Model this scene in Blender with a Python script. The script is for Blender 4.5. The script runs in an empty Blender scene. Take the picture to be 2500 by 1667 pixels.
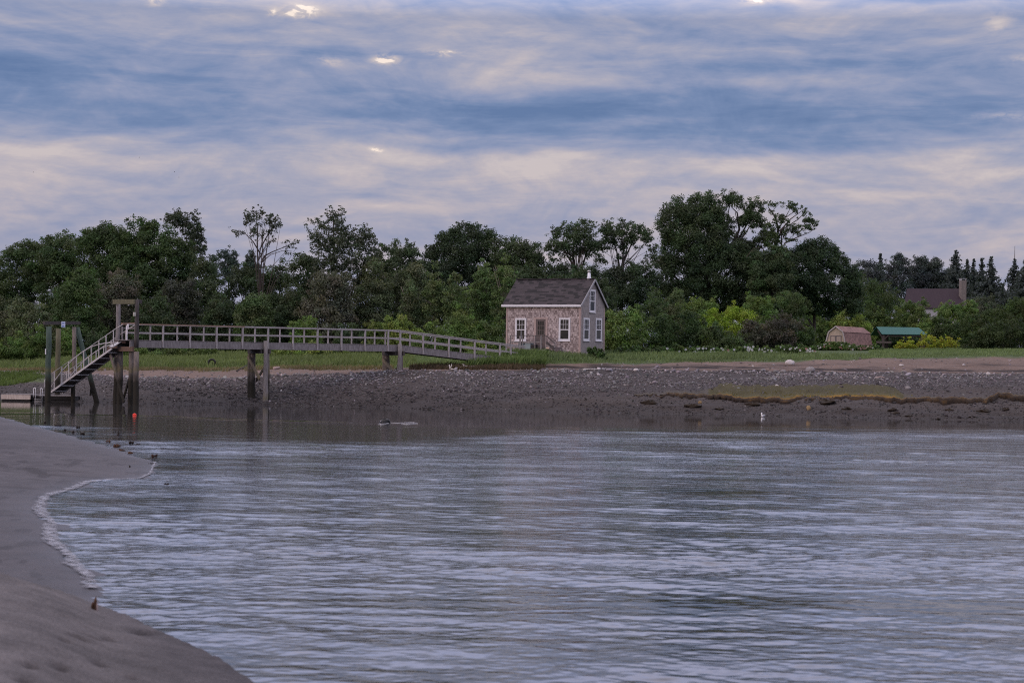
import bpy, math, random
import numpy as np
from mathutils import Vector
rng = np.random.default_rng(7)
random.seed(7)
SC = bpy.context.scene
COL = SC.collection

# ------------------------------------------------------------------ camera
F = 70.0 / 36.0 * 2500.0          # focal length in photo pixels
YH, H, RO = 890.0, 2.65, 0.0155   # horizon row, eye height, camera roll
cam_d = bpy.data.cameras.new("camera")
cam_d.lens = 70.0; cam_d.sensor_width = 36.0
cam_d.shift_y = (YH - 833.5) / 2500.0
cam_d.clip_start = 0.1; cam_d.clip_end = 20000
cam_d.dof.use_dof = True; cam_d.dof.focus_distance = 125.0; cam_d.dof.aperture_fstop = 3.6
cam = bpy.data.objects.new("camera", cam_d); COL.objects.link(cam)
from mathutils import Matrix
cam.matrix_world = Matrix.Translation((0, 0, H)) @ Matrix.Rotation(math.pi / 2, 4, 'X') @ Matrix.Rotation(RO, 4, 'Z')
SC.camera = cam
CR, SR = math.cos(RO), math.sin(RO)

def ray(px, py):
    dx, dy = px - 1250.0, py - YH
    return dx * CR + dy * SR, dy * CR - dx * SR
def P(px, py, D):
    a, b = ray(px, py)
    return np.array([a / F * D, D, H - b / F * D])
def G(px, py, z=0.0):
    """point where the sight line of a photo pixel meets height z"""
    a, b = ray(px, py)
    D = (H - z) * F / b
    return np.array([a / F * D, D, z])
def IMG(x, y, z):
    a = x / y * F; b = (H - z) / y * F
    return 1250 + a * CR - b * SR, YH + b * CR + a * SR

# ------------------------------------------------------------------ world
SUN_EL, SUN_AZ = math.radians(13), math.radians(-128)
W = bpy.data.worlds.new("World"); SC.world = W; W.use_nodes = True
nt = W.node_tree; nt.nodes.clear()
class NB:
    """small node-building helper"""
    def __init__(s, nt): s.nt = nt
    def n(s, t, **k):
        nd = s.nt.nodes.new(t)
        for a, b in k.items(): setattr(nd, a, b)
        return nd
    def put(s, sock, v):
        if isinstance(v, bpy.types.NodeSocket): s.nt.links.new(v, sock)
        elif v is not None: sock.default_value = v
    def m(s, op, a, b=None, c=None, clamp=False):
        nd = s.n('ShaderNodeMath', operation=op, use_clamp=clamp)
        s.put(nd.inputs[0], a); s.put(nd.inputs[1], b)
        if c is not None: s.put(nd.inputs[2], c)
        return nd.outputs[0]
    def v(s, op, a, b=None):
        nd = s.n('ShaderNodeVectorMath', operation=op)
        s.put(nd.inputs[0], a); s.put(nd.inputs[1], b)
        return nd.outputs['Value'] if op in ('DOT_PRODUCT', 'LENGTH') else nd.outputs[0]
    def xyz(s, x, y, z=0.0):
        nd = s.n('ShaderNodeCombineXYZ')
        for i, q in enumerate((x, y, z)): s.put(nd.inputs[i], q)
        return nd.outputs[0]
    def noise(s, vec, scale, detail=4, rough=.55, dist=0.0, dim='3D'):
        nd = s.n('ShaderNodeTexNoise', noise_dimensions=dim)
        s.put(nd.inputs['Vector'], vec); nd.inputs['Scale'].default_value = scale
        nd.inputs['Detail'].default_value = detail; nd.inputs['Roughness'].default_value = rough
        nd.inputs['Distortion'].default_value = dist
        return nd.outputs[0]
    def ramp(s, f, stops, interp='LINEAR'):
        nd = s.n('ShaderNodeValToRGB'); s.put(nd.inputs[0], f)
        cr = nd.color_ramp; cr.interpolation = interp
        while len(cr.elements) < len(stops): cr.elements.new(.5)
        for e, (p, c) in zip(cr.elements, stops):
            e.position = p
            e.color = (c, c, c, 1) if not hasattr(c, '__len__') else (*c[:3], 1)
        return nd.outputs[0]
    def mix(s, f, a, b, mode='MIX'):
        nd = s.n('ShaderNodeMix', data_type='RGBA', blend_type=mode)
        s.put(nd.inputs[0], f)
        for i, q in ((6, a), (7, b)):
            if isinstance(q, (tuple, list)): q = (*q[:3], 1)
            s.put(nd.inputs[i], q)
        return nd.outputs[2]

b = NB(nt)
gen = b.n('ShaderNodeTexCoord').outputs['Generated']
sx = b.n('ShaderNodeSeparateXYZ'); b.put(sx.inputs[0], gen)
az = b.m('ARCTAN2', sx.outputs[0], sx.outputs[1])
el = b.m('ARCSINE', sx.outputs[2])
X = b.m('MULTIPLY', az, F / 1000.0)       # thousands of "photo pixels"
Y = b.m('MULTIPLY', el, F / 1000.0)
XY = b.xyz(X, Y)
w1 = b.noise(b.xyz(b.m('MULTIPLY', X, 2.2), b.m('MULTIPLY', Y, 7.0), 3.0), 1.0, 3, .5)
w2 = b.noise(b.xyz(b.m('MULTIPLY', X, 2.2), b.m('MULTIPLY', Y, 7.0), 9.0), 1.0, 3, .5)
Xw = b.m('ADD', X, b.m('MULTIPLY', b.m('SUBTRACT', w1, .5), .45))
Yw = b.m('ADD', Y, b.m('MULTIPLY', b.m('SUBTRACT', w2, .5), .10))
WXY = b.xyz(Xw, Yw)
prof = b.ramp(b.m('MULTIPLY', Yw, 0.5), [(0, .50), (.10, .52), (.16, .60), (.215, .66), (.245, .69), (.262, .52),
        (.30, .36), (.35, .42), (.41, .46), (.46, .46), (.60, .52), (1, .55)])
streak = b.noise(b.xyz(b.m('MULTIPLY', X, 1.7), b.m('ADD', b.m('MULTIPLY', Y, 14.5), b.m('MULTIPLY', w1, 1.5))), 1.0, 8, .62, .45)
puff = b.noise(b.xyz(b.m('MULTIPLY', X, 2.6), b.m('MULTIPLY', Y, 6.5), 5.0), 1.0, 6, .56, .5)
puff_up = b.noise(b.xyz(b.m('MULTIPLY', X, 2.6), b.m('MULTIPLY', b.m('ADD', Y, .022), 6.5), 5.0), 1.0, 6, .56, .5)
lit = b.m('MULTIPLY', b.m('SUBTRACT', puff, puff_up), .65)
calm = b.ramp(Y, [(0, .45), (.30, .55), (.48, .8), (.60, 1.0)])
val = b.m('ADD', b.m('ADD', prof, lit), b.m('MULTIPLY', calm, b.m('ADD', b.m('MULTIPLY', b.m('SUBTRACT', streak, .5), .88), b.m('MULTIPLY', b.m('SUBTRACT', puff, .5), .58))))
BLOBS = [  # px, py, half-width, half-height, weight
    (1500, 275, 520, 38, -.30), (1200, 285, 330, 30, -.24), (2050, 170, 420, 34, -.26), (1700, 350, 330, 26, -.28),
    (2150, 310, 330, 45, -.20), (2300, 375, 240, 18, -.18), (250, 190, 420, 60, -.22), (60, 150, 140, 50, -.18),
    (420, 290, 420, 45, -.16), (520, 345, 260, 16, -.14), (860, 150, 260, 26, -.20), (520, 215, 300, 30, -.10),
    (1180, 200, 330, 55, .20), (1330, 130, 260, 36, .16), (850, 170, 110, 22, .10), (640, 60, 260, 40, .08),
    (1100, 70, 300, 40, .06), (2000, 90, 460, 40, .10), (2060, 215, 260, 20, .14), (1480, 215, 200, 26, .12),
    (60, 400, 220, 50, .12), (1000, 385, 260, 34, .16), (1850, 410, 520, 32, .14), (2350, 400, 260, 24, .12),
    (1000, 345, 80, 10, .18), (330, 345, 160, 12, .10), (2200, 15, 330, 20, -.30), (1560, 70, 260, 28, -.10),
    (380, 505, 300, 22, -.10), (700, 560, 300, 20, -.10),
    (880, 150, 190, 32, .20), (700, 40, 150, 30, .18), (1060, 130, 150, 26, .14), (1950, 14, 220, 26, .16),
    (945, 160, 34, 13, .45), (735, 45, 40, 16, .40), (385, 22, 22, 14, .36), (665, 48, 14, 12, .26), (1080, 142, 36, 9, .40),
    (800, 160, 45, 10, .22), (1960, 8, 110, 14, .42), (1840, 20, 40, 7, .34), (2480, 8, 60, 16, .50), (2410, 90, 28, 20, .20), (920, 365, 20, 8, .20),
    (2420, 305, 60, 8, .22), (2480, 170, 40, 14, .22)]
acc = val
ragged = b.ramp(b.noise(b.xyz(b.m('MULTIPLY', X, 24.0), b.m('MULTIPLY', Y, 42.0), 7.0), 1.0, 5, .6, .5), [(.40, .15), (.58, 1.35)])
small = 0.0
for (px, py, hw, hh, wt) in BLOBS:
    a_, b_ = ray(px, py)
    src = WXY if hw > 70 else b.xyz(b.m('ADD', X, b.m('MULTIPLY', b.m('SUBTRACT', w1, .5), .06)), b.m('ADD', Y, b.m('MULTIPLY', b.m('SUBTRACT', puff, .5), .05)))
    off = b.v('MULTIPLY', b.v('SUBTRACT', src, (a_ / 1000, -b_ / 1000, 0)), (1000 / hw, 1000 / hh, 0))
    d2 = b.v('DOT_PRODUCT', off, off)
    g_ = b.m('MULTIPLY', b.m('EXPONENT', b.m('MULTIPLY', d2, -1.0)), wt * (.85 if hw > 70 else 1.2))
    if hw <= 60: g_ = b.m('MULTIPLY', g_, ragged)
    if hw <= 60: small = b.m('ADD', small, g_)
    else: acc = b.m('ADD', acc, g_)
tintel = b.ramp(el, [(0, (1.07, .98, .94)), (.07, (1.06, .985, .95)), (.11, (1.04, 1.0, .98)), (.175, (1.03, 1.0, .99)), (.22, (1.02, .985, 1.04)), (.5, (1.08, 1.0, .95)), (.8, (1.22, 1.04, .82))])
fine = b.noise(b.xyz(b.m('MULTIPLY', X, 5.5), b.m('MULTIPLY', Y, 15.0), 2.0), 1.0, 8, .68, .7)
edge = b.m('ABSOLUTE', b.m('SUBTRACT', b.noise(b.xyz(b.m('MULTIPLY', X, 3.2), b.m('MULTIPLY', Y, 11.0), 12.0), 1.0, 6, .6, .4), .5))   # crisp creases between cloud banks
acc = b.m('ADD', acc, b.m('ADD', b.m('MULTIPLY', b.m('SUBTRACT', fine, .5), .30), b.m('MULTIPLY', b.m('SUBTRACT', .09, edge), .45)))
acc = b.m('ADD', b.m('MINIMUM', acc, .86), small)
cloud = b.ramp(acc, [(0.0, (.12, .20, .39)), (.22, (.175, .255, .45)), (.42, (.27, .325, .50)), (.60, (.375, .395, .52)),
                     (.76, (.50, .475, .535)), (.90, (.62, .57, .58)), (1.0, (.95, .84, .76))])
sky = b.n('ShaderNodeTexSky', sky_type='NISHITA', sun_disc=False, sun_elevation=SUN_EL, sun_rotation=SUN_AZ, altitude=5.0)
bg1 = b.n('ShaderNodeBackground'); b.put(bg1.inputs[0], sky.outputs[0]); bg1.inputs[1].default_value = 0.05
bg2 = b.n('ShaderNodeBackground'); b.put(bg2.inputs[0], b.mix(1.0, cloud, tintel, 'MULTIPLY')); b.put(bg2.inputs[1], b.m('MULTIPLY', b.ramp(b.m('MULTIPLY', el, 1.0), [(0, .308), (.172, .308), (.21, .84), (.35, .98), (.7, .84), (1, .78)]), 3.3))
mx = b.n('ShaderNodeMixShader'); mx.inputs[0].default_value = .93
nt.links.new(bg1.outputs[0], mx.inputs[1]); nt.links.new(bg2.outputs[0], mx.inputs[2])
out = b.n('ShaderNodeOutputWorld'); nt.links.new(mx.outputs[0], out.inputs[0])
W.cycles.sampling_method = 'MANUAL'; W.cycles.sample_map_resolution = 512

sun_d = bpy.data.lights.new("sun", 'SUN'); sun_d.energy = 0.9; sun_d.angle = math.radians(14); sun_d.color = (1.0, .74, .58)
sun = bpy.data.objects.new("sun", sun_d); COL.objects.link(sun)
sdir = Vector((math.sin(SUN_AZ) * math.cos(SUN_EL), math.cos(SUN_AZ) * math.cos(SUN_EL), math.sin(SUN_EL)))
sun.rotation_euler = (-sdir).to_track_quat('-Z', 'Y').to_euler()
sun.location = (-40, -30, 40)
SC.view_settings.view_transform = 'Standard'; SC.view_settings.look = 'None'
SC.view_settings.exposure = 0.0; SC.view_settings.gamma = 1.0; SC.view_settings.use_curve_mapping = False
SC.cycles.max_bounces = 6; SC.cycles.diffuse_bounces = 2; SC.cycles.glossy_bounces = 3
SC.cycles.transparent_max_bounces = 6; SC.cycles.caustics_reflective = False; SC.cycles.caustics_refractive = False
SC.cycles.use_denoising = False; SC.cycles.filter_width = 1.1
SC.cycles.sample_clamp_indirect = 4.0

# ------------------------------------------------------------------ materials
def new_mat(name):
    m = bpy.data.materials.new(name); m.use_nodes = True
    m.node_tree.nodes.clear()
    nb = NB(m.node_tree)
    pr = nb.n('ShaderNodeBsdfPrincipled'); o = nb.n('ShaderNodeOutputMaterial')
    m.node_tree.links.new(pr.outputs[0], o.inputs[0])
    return m, nb, pr
def pos(nb): return nb.n('ShaderNodeNewGeometry').outputs['Position']
def setbump(nb, pr, h, strength=.5, dist=.05):
    bp = nb.n('ShaderNodeBump'); bp.inputs['Strength'].default_value = strength; bp.inputs['Distance'].default_value = dist
    nb.put(bp.inputs['Height'], h); nb.put(pr.inputs['Normal'], bp.outputs[0])
def mat_plain(name, col, rough=.6, var=.25, scale=3.0, metal=0.0, stretch=(1, 1, 1), bump=.0):
    m, nb, pr = new_mat(name)
    p = nb.v('MULTIPLY', pos(nb), stretch)
    n = nb.noise(p, scale, 5, .6)
    k = nb.ramp(n, [(.25, 1 - var), (.75, 1 + var)])
    c = nb.mix(1.0, col, k, 'MULTIPLY'); nb.put(pr.inputs['Base Color'], c)
    pr.inputs['Roughness'].default_value = rough; pr.inputs['Metallic'].default_value = metal; pr.inputs['Specular IOR Level'].default_value = .2
    if bump: setbump(nb, pr, n, bump, .02)
    return m
def mat_attr(name, rough=.85, var=.3, scale=8.0, bump=0.0, bscale=6.0):
    m, nb, pr = new_mat(name)
    at = nb.n('ShaderNodeAttribute', attribute_name='tint').outputs['Color']
    n = nb.noise(pos(nb), scale, 6, .65)
    nb.put(pr.inputs['Base Color'], nb.mix(1.0, at, nb.ramp(n, [(.2, 1 - var), (.8, 1 + var)]), 'MULTIPLY'))
    pr.inputs['Roughness'].default_value = rough; pr.inputs['Specular IOR Level'].default_value = .12
    if bump: setbump(nb, pr, nb.noise(pos(nb), bscale, 6, .65), bump, .06)
    return m
def mat_leaf():
    m, nb, pr = new_mat("foliage")
    at = nb.n('ShaderNodeAttribute', attribute_name='tint').outputs['Color']
    nb.put(pr.inputs['Base Color'], at); pr.inputs['Roughness'].default_value = .55
    pr.inputs['Specular IOR Level'].default_value = .18
    tr = nb.n('ShaderNodeBsdfTranslucent'); nb.put(tr.inputs[0], nb.mix(1.0, at, (1.15, 1.25, .6), 'MULTIPLY'))
    ms = nb.n('ShaderNodeMixShader'); ms.inputs[0].default_value = .28
    nt = m.node_tree; o = [x for x in nt.nodes if x.type == 'OUTPUT_MATERIAL'][0]
    nt.links.new(pr.outputs[0], ms.inputs[1]); nt.links.new(tr.outputs[0], ms.inputs[2]); nt.links.new(ms.outputs[0], o.inputs[0])
    return m
def mat_wood(name, col, dark, scale=1.0, rough=.8, tide=None):
    """weathered wood; tide = height below which algae and wet stain the wood"""
    m, nb, pr = new_mat(name)
    p = pos(nb)
    n = nb.noise(nb.v('MULTIPLY', p, (6, 6, 1.5)), scale * 2, 6, .65, .4)
    c = nb.mix(nb.ramp(n, [(.3, 0.0), (.7, 1.0)]), dark, col)
    if tide is not None:
        s = nb.n('ShaderNodeSeparateXYZ'); nb.put(s.inputs[0], p)
        zz = nb.m('ADD', s.outputs[2], nb.m('MULTIPLY', nb.m('SUBTRACT', nb.noise(p, 2.5, 4), .5), .7))
        t = nb.ramp(nb.m('MULTIPLY_ADD', zz, 1 / 5.0, .2), [((tide - .55) / 5 + .2, 1.0), ((tide + .1) / 5 + .2, 0.0)])
        t2 = nb.ramp(nb.m('MULTIPLY_ADD', zz, 1 / 5.0, .2), [((tide - .1) / 5 + .2, 0.0), ((tide + .1) / 5 + .2, 1.0), ((tide + .5) / 5 + .2, 0.0)])
        c = nb.mix(nb.m('MULTIPLY', t2, .55), c, (.11, .095, .03))
        c = nb.mix(t, c, (.022, .019, .014))
    nb.put(pr.inputs['Base Color'], c); pr.inputs['Roughness'].default_value = rough; pr.inputs['Specular IOR Level'].default_value = .2
    setbump(nb, pr, n, .3, .02)
    return m

# ------------------------------------------------------------------ mesh helpers
def mesh_obj(name, V, Fc, mat, parent=None, tint=None, smooth=False, loc=None):
    V = np.asarray(V, dtype=np.float32)
    org = np.zeros(3)
    if parent is not None:
        o_ = parent; q = np.zeros(3)
        while o_ is not None:
            q += np.array(o_.location); o_ = o_.parent
        org = q
    elif loc is not None: org = np.asarray(loc, dtype=float)
    V = V - org.astype(np.float32)
    me = bpy.data.meshes.new(name)
    if isinstance(Fc, np.ndarray):
        m, k = Fc.shape
        me.vertices.add(len(V)); me.vertices.foreach_set('co', V.ravel())
        me.loops.add(m * k); me.loops.foreach_set('vertex_index', Fc.astype(np.int32).ravel())
        me.polygons.add(m); me.polygons.foreach_set('loop_start', np.arange(0, m * k, k, dtype=np.int32))
        try: me.polygons.foreach_set('loop_total', np.full(m, k, dtype=np.int32))
        except Exception: pass
        me.update(calc_edges=True)
    else:
        me.from_pydata([tuple(map(float, v)) for v in V], [], [tuple(map(int, f)) for f in Fc]); me.update()
    if tint is not None:
        a = me.attributes.new('tint', 'FLOAT_COLOR', 'POINT')
        t = np.ones((len(V), 4), dtype=np.float32); t[:, :3] = tint
        a.data.foreach_set('color', t.ravel())
    if smooth: me.polygons.foreach_set('use_smooth', np.ones(len(me.polygons), dtype=bool))
    me.materials.append(mat)
    o = bpy.data.objects.new(name, me); COL.objects.link(o)
    if parent is not None: o.parent = parent
    elif loc is not None: o.location = loc
    return o
def tag(o, label, cat, group=None):
    o['label'] = label; o['category'] = cat
    if group: o['group'] = group
    return o
def thing(name, label, cat, loc, group=None):
    o = bpy.data.objects.new(name, None); COL.objects.link(o); o.location = [float(q) for q in loc]
    o.empty_display_size = .3
    return tag(o, label, cat, group)
def struct(o): o['kind'] = 'structure'; return o
def stuff(o, label=None, cat=None):
    o['kind'] = 'stuff'
    if label: tag(o, label, cat)
    return o
class MB:
    def __init__(s): s.V = []; s.F = []; s.n = 0
    def add(s, V, Fc):
        V = np.asarray(V, dtype=float)
        s.V.append(V); s.F += [tuple(i + s.n for i in f) for f in Fc]; s.n += len(V); return s
    def box(s, c, ax, ay, az):
        """centre and three half-extent vectors"""
        c, ax, ay, az = map(lambda q: np.asarray(q, dtype=float), (c, ax, ay, az))
        V = [c + i * ax + j * ay + k * az for k in (-1, 1) for j in (-1, 1) for i in (-1, 1)]
        return s.add(V, [(0, 2, 3, 1), (4, 5, 7, 6), (0, 1, 5, 4), (2, 6, 7, 3), (0, 4, 6, 2), (1, 3, 7, 5)])
    def bar(s, p, q, w, h, up=(0, 0, 1)):
        """rectangular beam from p to q; w across, h along up"""
        p, q, up = (np.asarray(t, dtype=float) for t in (p, q, up))
        d = q - p; L = np.linalg.norm(d); d = d / L
        side = np.cross(d, up); side /= np.linalg.norm(side); u2 = np.cross(side, d)
        return s.box((p + q) / 2, d * L / 2, side * w / 2, u2 * h / 2)
    def tube(s, pts, rad, n=7, cap=True):
        pts = [np.asarray(p, dtype=float) for p in pts]
        if not hasattr(rad, '__len__'): rad = [rad] * len(pts)
        V = []; Fc = []
        t0 = pts[-1] - pts[0]
        ref = np.array([0, 0, 1.0]) if abs(t0[2]) < .9 * np.linalg.norm(t0) else np.array([1.0, 0, 0])
        for i, p in enumerate(pts):
            d = pts[min(i + 1, len(pts) - 1)] - pts[max(i - 1, 0)]
            d = d / (np.linalg.norm(d) + 1e-9)
            a = np.cross(d, ref); a /= (np.linalg.norm(a) + 1e-9); c = np.cross(d, a)
            for k in range(n):
                th = 2 * math.pi * k / n
                V.append(p + rad[i] * (math.cos(th) * a + math.sin(th) * c))
        for i in range(len(pts) - 1):
            for k in range(n):
                Fc.append((i * n + k, i * n + (k + 1) % n, (i + 1) * n + (k + 1) % n, (i + 1) * n + k))
        if cap:
            Fc.append(tuple(range(n - 1, -1, -1))); Fc.append(tuple((len(pts) - 1) * n + k for k in range(n)))
        return s.add(V, Fc)
    def blob(s, c, r, lump=.15, nu=10, nv=7, seed=0, frame=None):
        """lumpy ellipsoid"""
        rr = np.random.default_rng(seed); V = []; Fc = []
        ph = rr.uniform(0, 6.28, 6)
        A = np.eye(3) if frame is None else np.asarray(frame, dtype=float)
        for j in range(nv + 1):
            t = math.pi * j / nv
            for i in range(nu):
                p = 2 * math.pi * i / nu
                k = 1 + lump * (math.sin(2 * p + ph[0] + 2 * t) * .5 + math.sin(3 * p + ph[1] - t * 3) * .4 + .4 * math.sin(5 * t + ph[2]) * math.sin(4 * p + ph[3]))
                q = np.array([math.sin(t) * math.cos(p) * r[0], math.sin(t) * math.sin(p) * r[1], math.cos(t) * r[2]]) * k
                V.append(np.asarray(c) + q @ A)
        for j in range(nv):
            for i in range(nu):
                Fc.append((j * nu + i, (j + 1) * nu + i, (j + 1) * nu + (i + 1) % nu, j * nu + (i + 1) % nu))
        return s.add(V, Fc)
    def build(s, name, mat, parent=None, smooth=False, loc=None):
        return mesh_obj(name, np.concatenate(s.V), s.F, mat, parent, None, smooth, loc)

_TAB = {}
def vnoise(x, y, seed=0):
    """cheap smooth value noise on arrays, about -1..1"""
    if seed not in _TAB: _TAB[seed] = np.random.default_rng(seed).uniform(-1, 1, (256, 256))
    tab = _TAB[seed]
    xi = np.floor(x).astype(int); yi = np.floor(y).astype(int); fx = x - xi; fy = y - yi
    fx = fx * fx * (3 - 2 * fx); fy = fy * fy * (3 - 2 * fy)
    g = lambda i, j: tab[i % 256, j % 256]
    return (g(xi, yi) * (1 - fx) + g(xi + 1, yi) * fx) * (1 - fy) + (g(xi, yi + 1) * (1 - fx) + g(xi + 1, yi + 1) * fx) * fy
def fbm(x, y, seed=0, o=4):
    t = 0; a = 1.0; s = 0
    for k in range(o):
        t = t + a * vnoise(x * 2 ** k, y * 2 ** k, seed + k); s += a; a *= .5
    return t / s
def smooth01(x): x = np.clip(x, 0, 1); return x * x * (3 - 2 * x)
def grid_faces(nr, nc):
    i = np.arange(nr - 1)[:, None] * nc + np.arange(nc - 1)[None, :]
    return np.stack([i, i + 1, i + nc + 1, i + nc], -1).reshape(-1, 4)

# ------------------------------------------------------------------ terrain of the far shore
TC = {  # photo column : [(photo row, distance)...], the first row is the water's edge
    0: [(968, None), (939, 142), (912, 150), (905, 158), (902, 162), (868, 200), (866, 270)],
    190: [(981, None), (945, 129), (916, 138), (905, 147), (870, 186), (864, 270)],
    340: [(985, None), (950, 124.5), (922, 132), (905, 140), (870, 180), (862, 270)],
    560: [(987, None), (924, 128.5), (904, 137), (868, 178), (861, 270)],
    700: [(990, None), (915, 128), (901, 134), (870, 168), (859, 270)],
    900: [(994, None), (908, 127), (900, 131), (876, 152), (856, 270)],
    1100: [(1000, None), (904, 126), (899, 129), (884, 133), (868, 142), (853, 270)],
    1300: [(1004, None), (966, 119), (903, 127.5), (896, 130), (886, 132), (868, 136), (857, 140), (852, 270)],
    1500: [(1008, None), (966, 119), (903, 128), (892, 132), (884, 135), (866, 142), (852, 270)],
    1750: [(1012, None), (985, 116), (955, 121), (903, 129.5), (886, 135), (866, 143), (851, 270)],
    2000: [(1018, None), (985, 115.5), (950, 121), (906, 129), (880, 136), (866, 145), (851, 270)],
    2500: [(1027, None), (990, 114), (946, 121), (910, 128), (868, 139), (860, 150), (848, 270)]}
DG = np.unique(np.concatenate([np.linspace(40, 105, 12), np.arange(106, 146, .3), np.arange(146, 210, 1.2), np.arange(210, 300, 4), np.geomspace(300, 7000, 34)]))
UC = []; HC = []
for px, rows in sorted(TC.items()):
    Ds, hs = [], []
    for py, D in rows:
        if D is None: p = G(px, py)
        else: p = P(px, py, D)
        Ds.append(p[1]); hs.append(p[2])
    d0 = Ds[0]
    Ds = [40, d0 - 14, d0 - 4] + Ds + [500, 1200, 7000]
    hs = [-3, -1.6, -.35] + hs + [hs[-1] + 2.5, hs[-1] + 5, hs[-1] + 6]
    UC.append(px); HC.append(np.interp(DG, Ds, hs))
UC = np.array(UC, float); HC = np.array(HC)
def h_base(u, D):
    u = np.clip(np.asarray(u, float), 0, 2500); D = np.asarray(D, float)
    i = np.clip(np.searchsorted(UC, u, side='right') - 1, 0, len(UC) - 2)
    t = (u - UC[i]) / (UC[i + 1] - UC[i]); t = t * t * (3 - 2 * t)
    j = np.clip(np.searchsorted(DG, D, side='right') - 1, 0, len(DG) - 2)
    f = np.clip((D - DG[j]) / (DG[j + 1] - DG[j]), 0, 1)
    lo = HC[i, j] * (1 - f) + HC[i, j + 1] * f; hi = HC[i + 1, j] * (1 - f) + HC[i + 1, j + 1] * f
    return lo * (1 - t) + hi * t
def ground(x, y):
    x = np.asarray(x, float); y = np.asarray(y, float)
    u = x / y * F + 1250
    h = h_base(u, y)
    k = smooth01((h + .3) / .8)
    n = .10 * fbm(x / 3.1, y / 3.1, 3) + .05 * fbm(x / .8, y / .8, 9, 3)
    mudz = smooth01((u - 1150) / 200) * smooth01((1.25 - h) / .4)
    n = n + mudz * .16 * fbm(x / 2.2 + 5, y / 1.1, 21)
    hs = smooth01(1 - np.hypot((x - 3.0) / 5.5, (y - 141.5) / 4.5) ** 2)       # level pad under the cottage
    h2 = h + n * k
    return h2 * (1 - hs) + hs * np.minimum(h2, 3.66)
# zone lines: photo rows as a function of photo column
GF = ([-800, 0, 190, 340, 560, 700, 900, 1060, 1160, 1300, 1500, 1750, 2000, 2200, 2500, 3300], [903, 903, 904, 902, 904, 900, 899, 897, 890, 889, 888, 885, 879, 874, 869, 865])
CT = ([-800, 0, 190, 340, 560, 700, 900, 1100, 1500, 2000, 2500], [907, 907, 914, 921, 924, 915, 907, 904, 903, 907, 912])
CB = ([-800, 0, 190, 340, 430, 560, 1000, 1150, 1300, 1500, 1750, 2000, 2500], [909, 909, 922, 950, 985, 990, 1003, 990, 967, 966, 962, 952, 946])
us = np.concatenate([np.linspace(-5200, -250, 30), np.linspace(-200, 2700, 620), np.linspace(2760, 8000, 30)])
UU, DD = np.meshgrid(us, DG)
XX = (UU - 1250) / F * DD
ZZ = ground(XX, DD)
ipx, ipy = IMG(XX, DD, h_base(UU, DD))
wob = 5 * fbm(XX / 2.5, DD / 2.5, 31)
gl = np.interp(ipx, *GF) + wob; ct = np.interp(ipx, *CT) + wob * .6; cb = np.interp(ipx, *CB) + wob * 1.5
SAND = np.array([.150, .105, .086]); COB = np.array([.056, .047, .047]); MUD = np.array([.060, .049, .046]); SOIL = np.array([.06, .085, .03])
def lerp(a, b_, t): return a + (b_ - a) * t[..., None]
tint = np.broadcast_to(SOIL, XX.shape + (3,)).copy()
tint = lerp(tint, SAND, smooth01((ipy - gl + 2) / 4))
tint = lerp(tint, COB, smooth01((ipy - ct + 2) / 4))
tint = lerp(tint, MUD, smooth01((ipy - cb + 4) / 8))
wet = smooth01((.9 - ZZ) / .8)
tint *= (1 - .35 * wet)[..., None]
tint *= (1 + .22 * fbm(XX / 1.3, DD / 1.3, 77))[..., None]
# green marsh tongue low on the left bank
gm = smooth01((150 - ipx) / 60) * smooth01((936 - ipy) / 6) * smooth01((ipy - 911) / 4)
tint = lerp(tint, np.array([.07, .095, .03]), gm)
# stranded seaweed lines on the upper beach
wr = 1.5 * np.exp(-((ipy - np.interp(ipx, [1100, 1500, 1850, 2400], [897, 897, 901, 904]) - 4 * fbm(XX / 4, DD / 4, 55)) / 3.6) ** 2) * smooth01((ipx - 1090) / 60) * smooth01(.62 + 1.3 * fbm(XX / 1.6, DD / .6, 57))
wr2 = np.exp(-((ipy - 892 - 3 * fbm(XX / 4, DD / 4, 58)) / 2.2) ** 2) * smooth01((ipx - 1250) / 200) * smooth01(.35 + 2.0 * fbm(XX / 2, DD / .6, 59))
tint = lerp(tint, np.array([.022, .014, .012]), np.clip(wr * 1.1 + wr2 * .8, 0, 1))
M_ground = mat_attr("shore_ground", .82, .35, 5.0, .6, 5.0)
struct(mesh_obj("ground", np.stack([XX, DD, ZZ], -1).reshape(-1, 3), grid_faces(*XX.shape), M_ground, tint=tint.reshape(-1, 3), smooth=True))

# ------------------------------------------------------------------ near sand bar
shore = [(-900, 1003, .22), (-300, 1000, .22), (0, 1004, .22), (26, 1010, .22), (131, 1039, .2), (263, 1081, .12), (330, 1108, .05), (381, 1129, .0), (364, 1160, 0), (340, 1168, 0), (280, 1170, 0), (219, 1177, 0), (184, 1194, 0), (118, 1212, 0), (108, 1238, 0), (131, 1278, 0), (145, 1326, 0), (193, 1374, 0), (223, 1409, 0), (228, 1450, 0), (225, 1520, 0)]
poly = [G(px, py, z)[:2] for px, py, z in shore]
poly += [np.array(q, float) for q in ((-3.6, 12.5), (-3, 6), (-60, 6), (-90, 60))]
poly = np.array(poly)
def sdf(x, y, poly):
    d = np.full(x.shape, 1e9); ins = np.zeros(x.shape, bool)
    n = len(poly)
    for i in range(n):
        a, c = poly[i], poly[(i + 1) % n]; e = c - a
        t = np.clip(((x - a[0]) * e[0] + (y - a[1]) * e[1]) / (e @ e), 0, 1)
        d = np.minimum(d, np.hypot(x - a[0] - t * e[0], y - a[1] - t * e[1]))
        cond = ((a[1] > y) != (c[1] > y)) & (x < (c[0] - a[0]) * (y - a[1]) / (c[1] - a[1] + 1e-12) + a[0])
        ins ^= cond
    return np.where(ins, d, -d)
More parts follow.
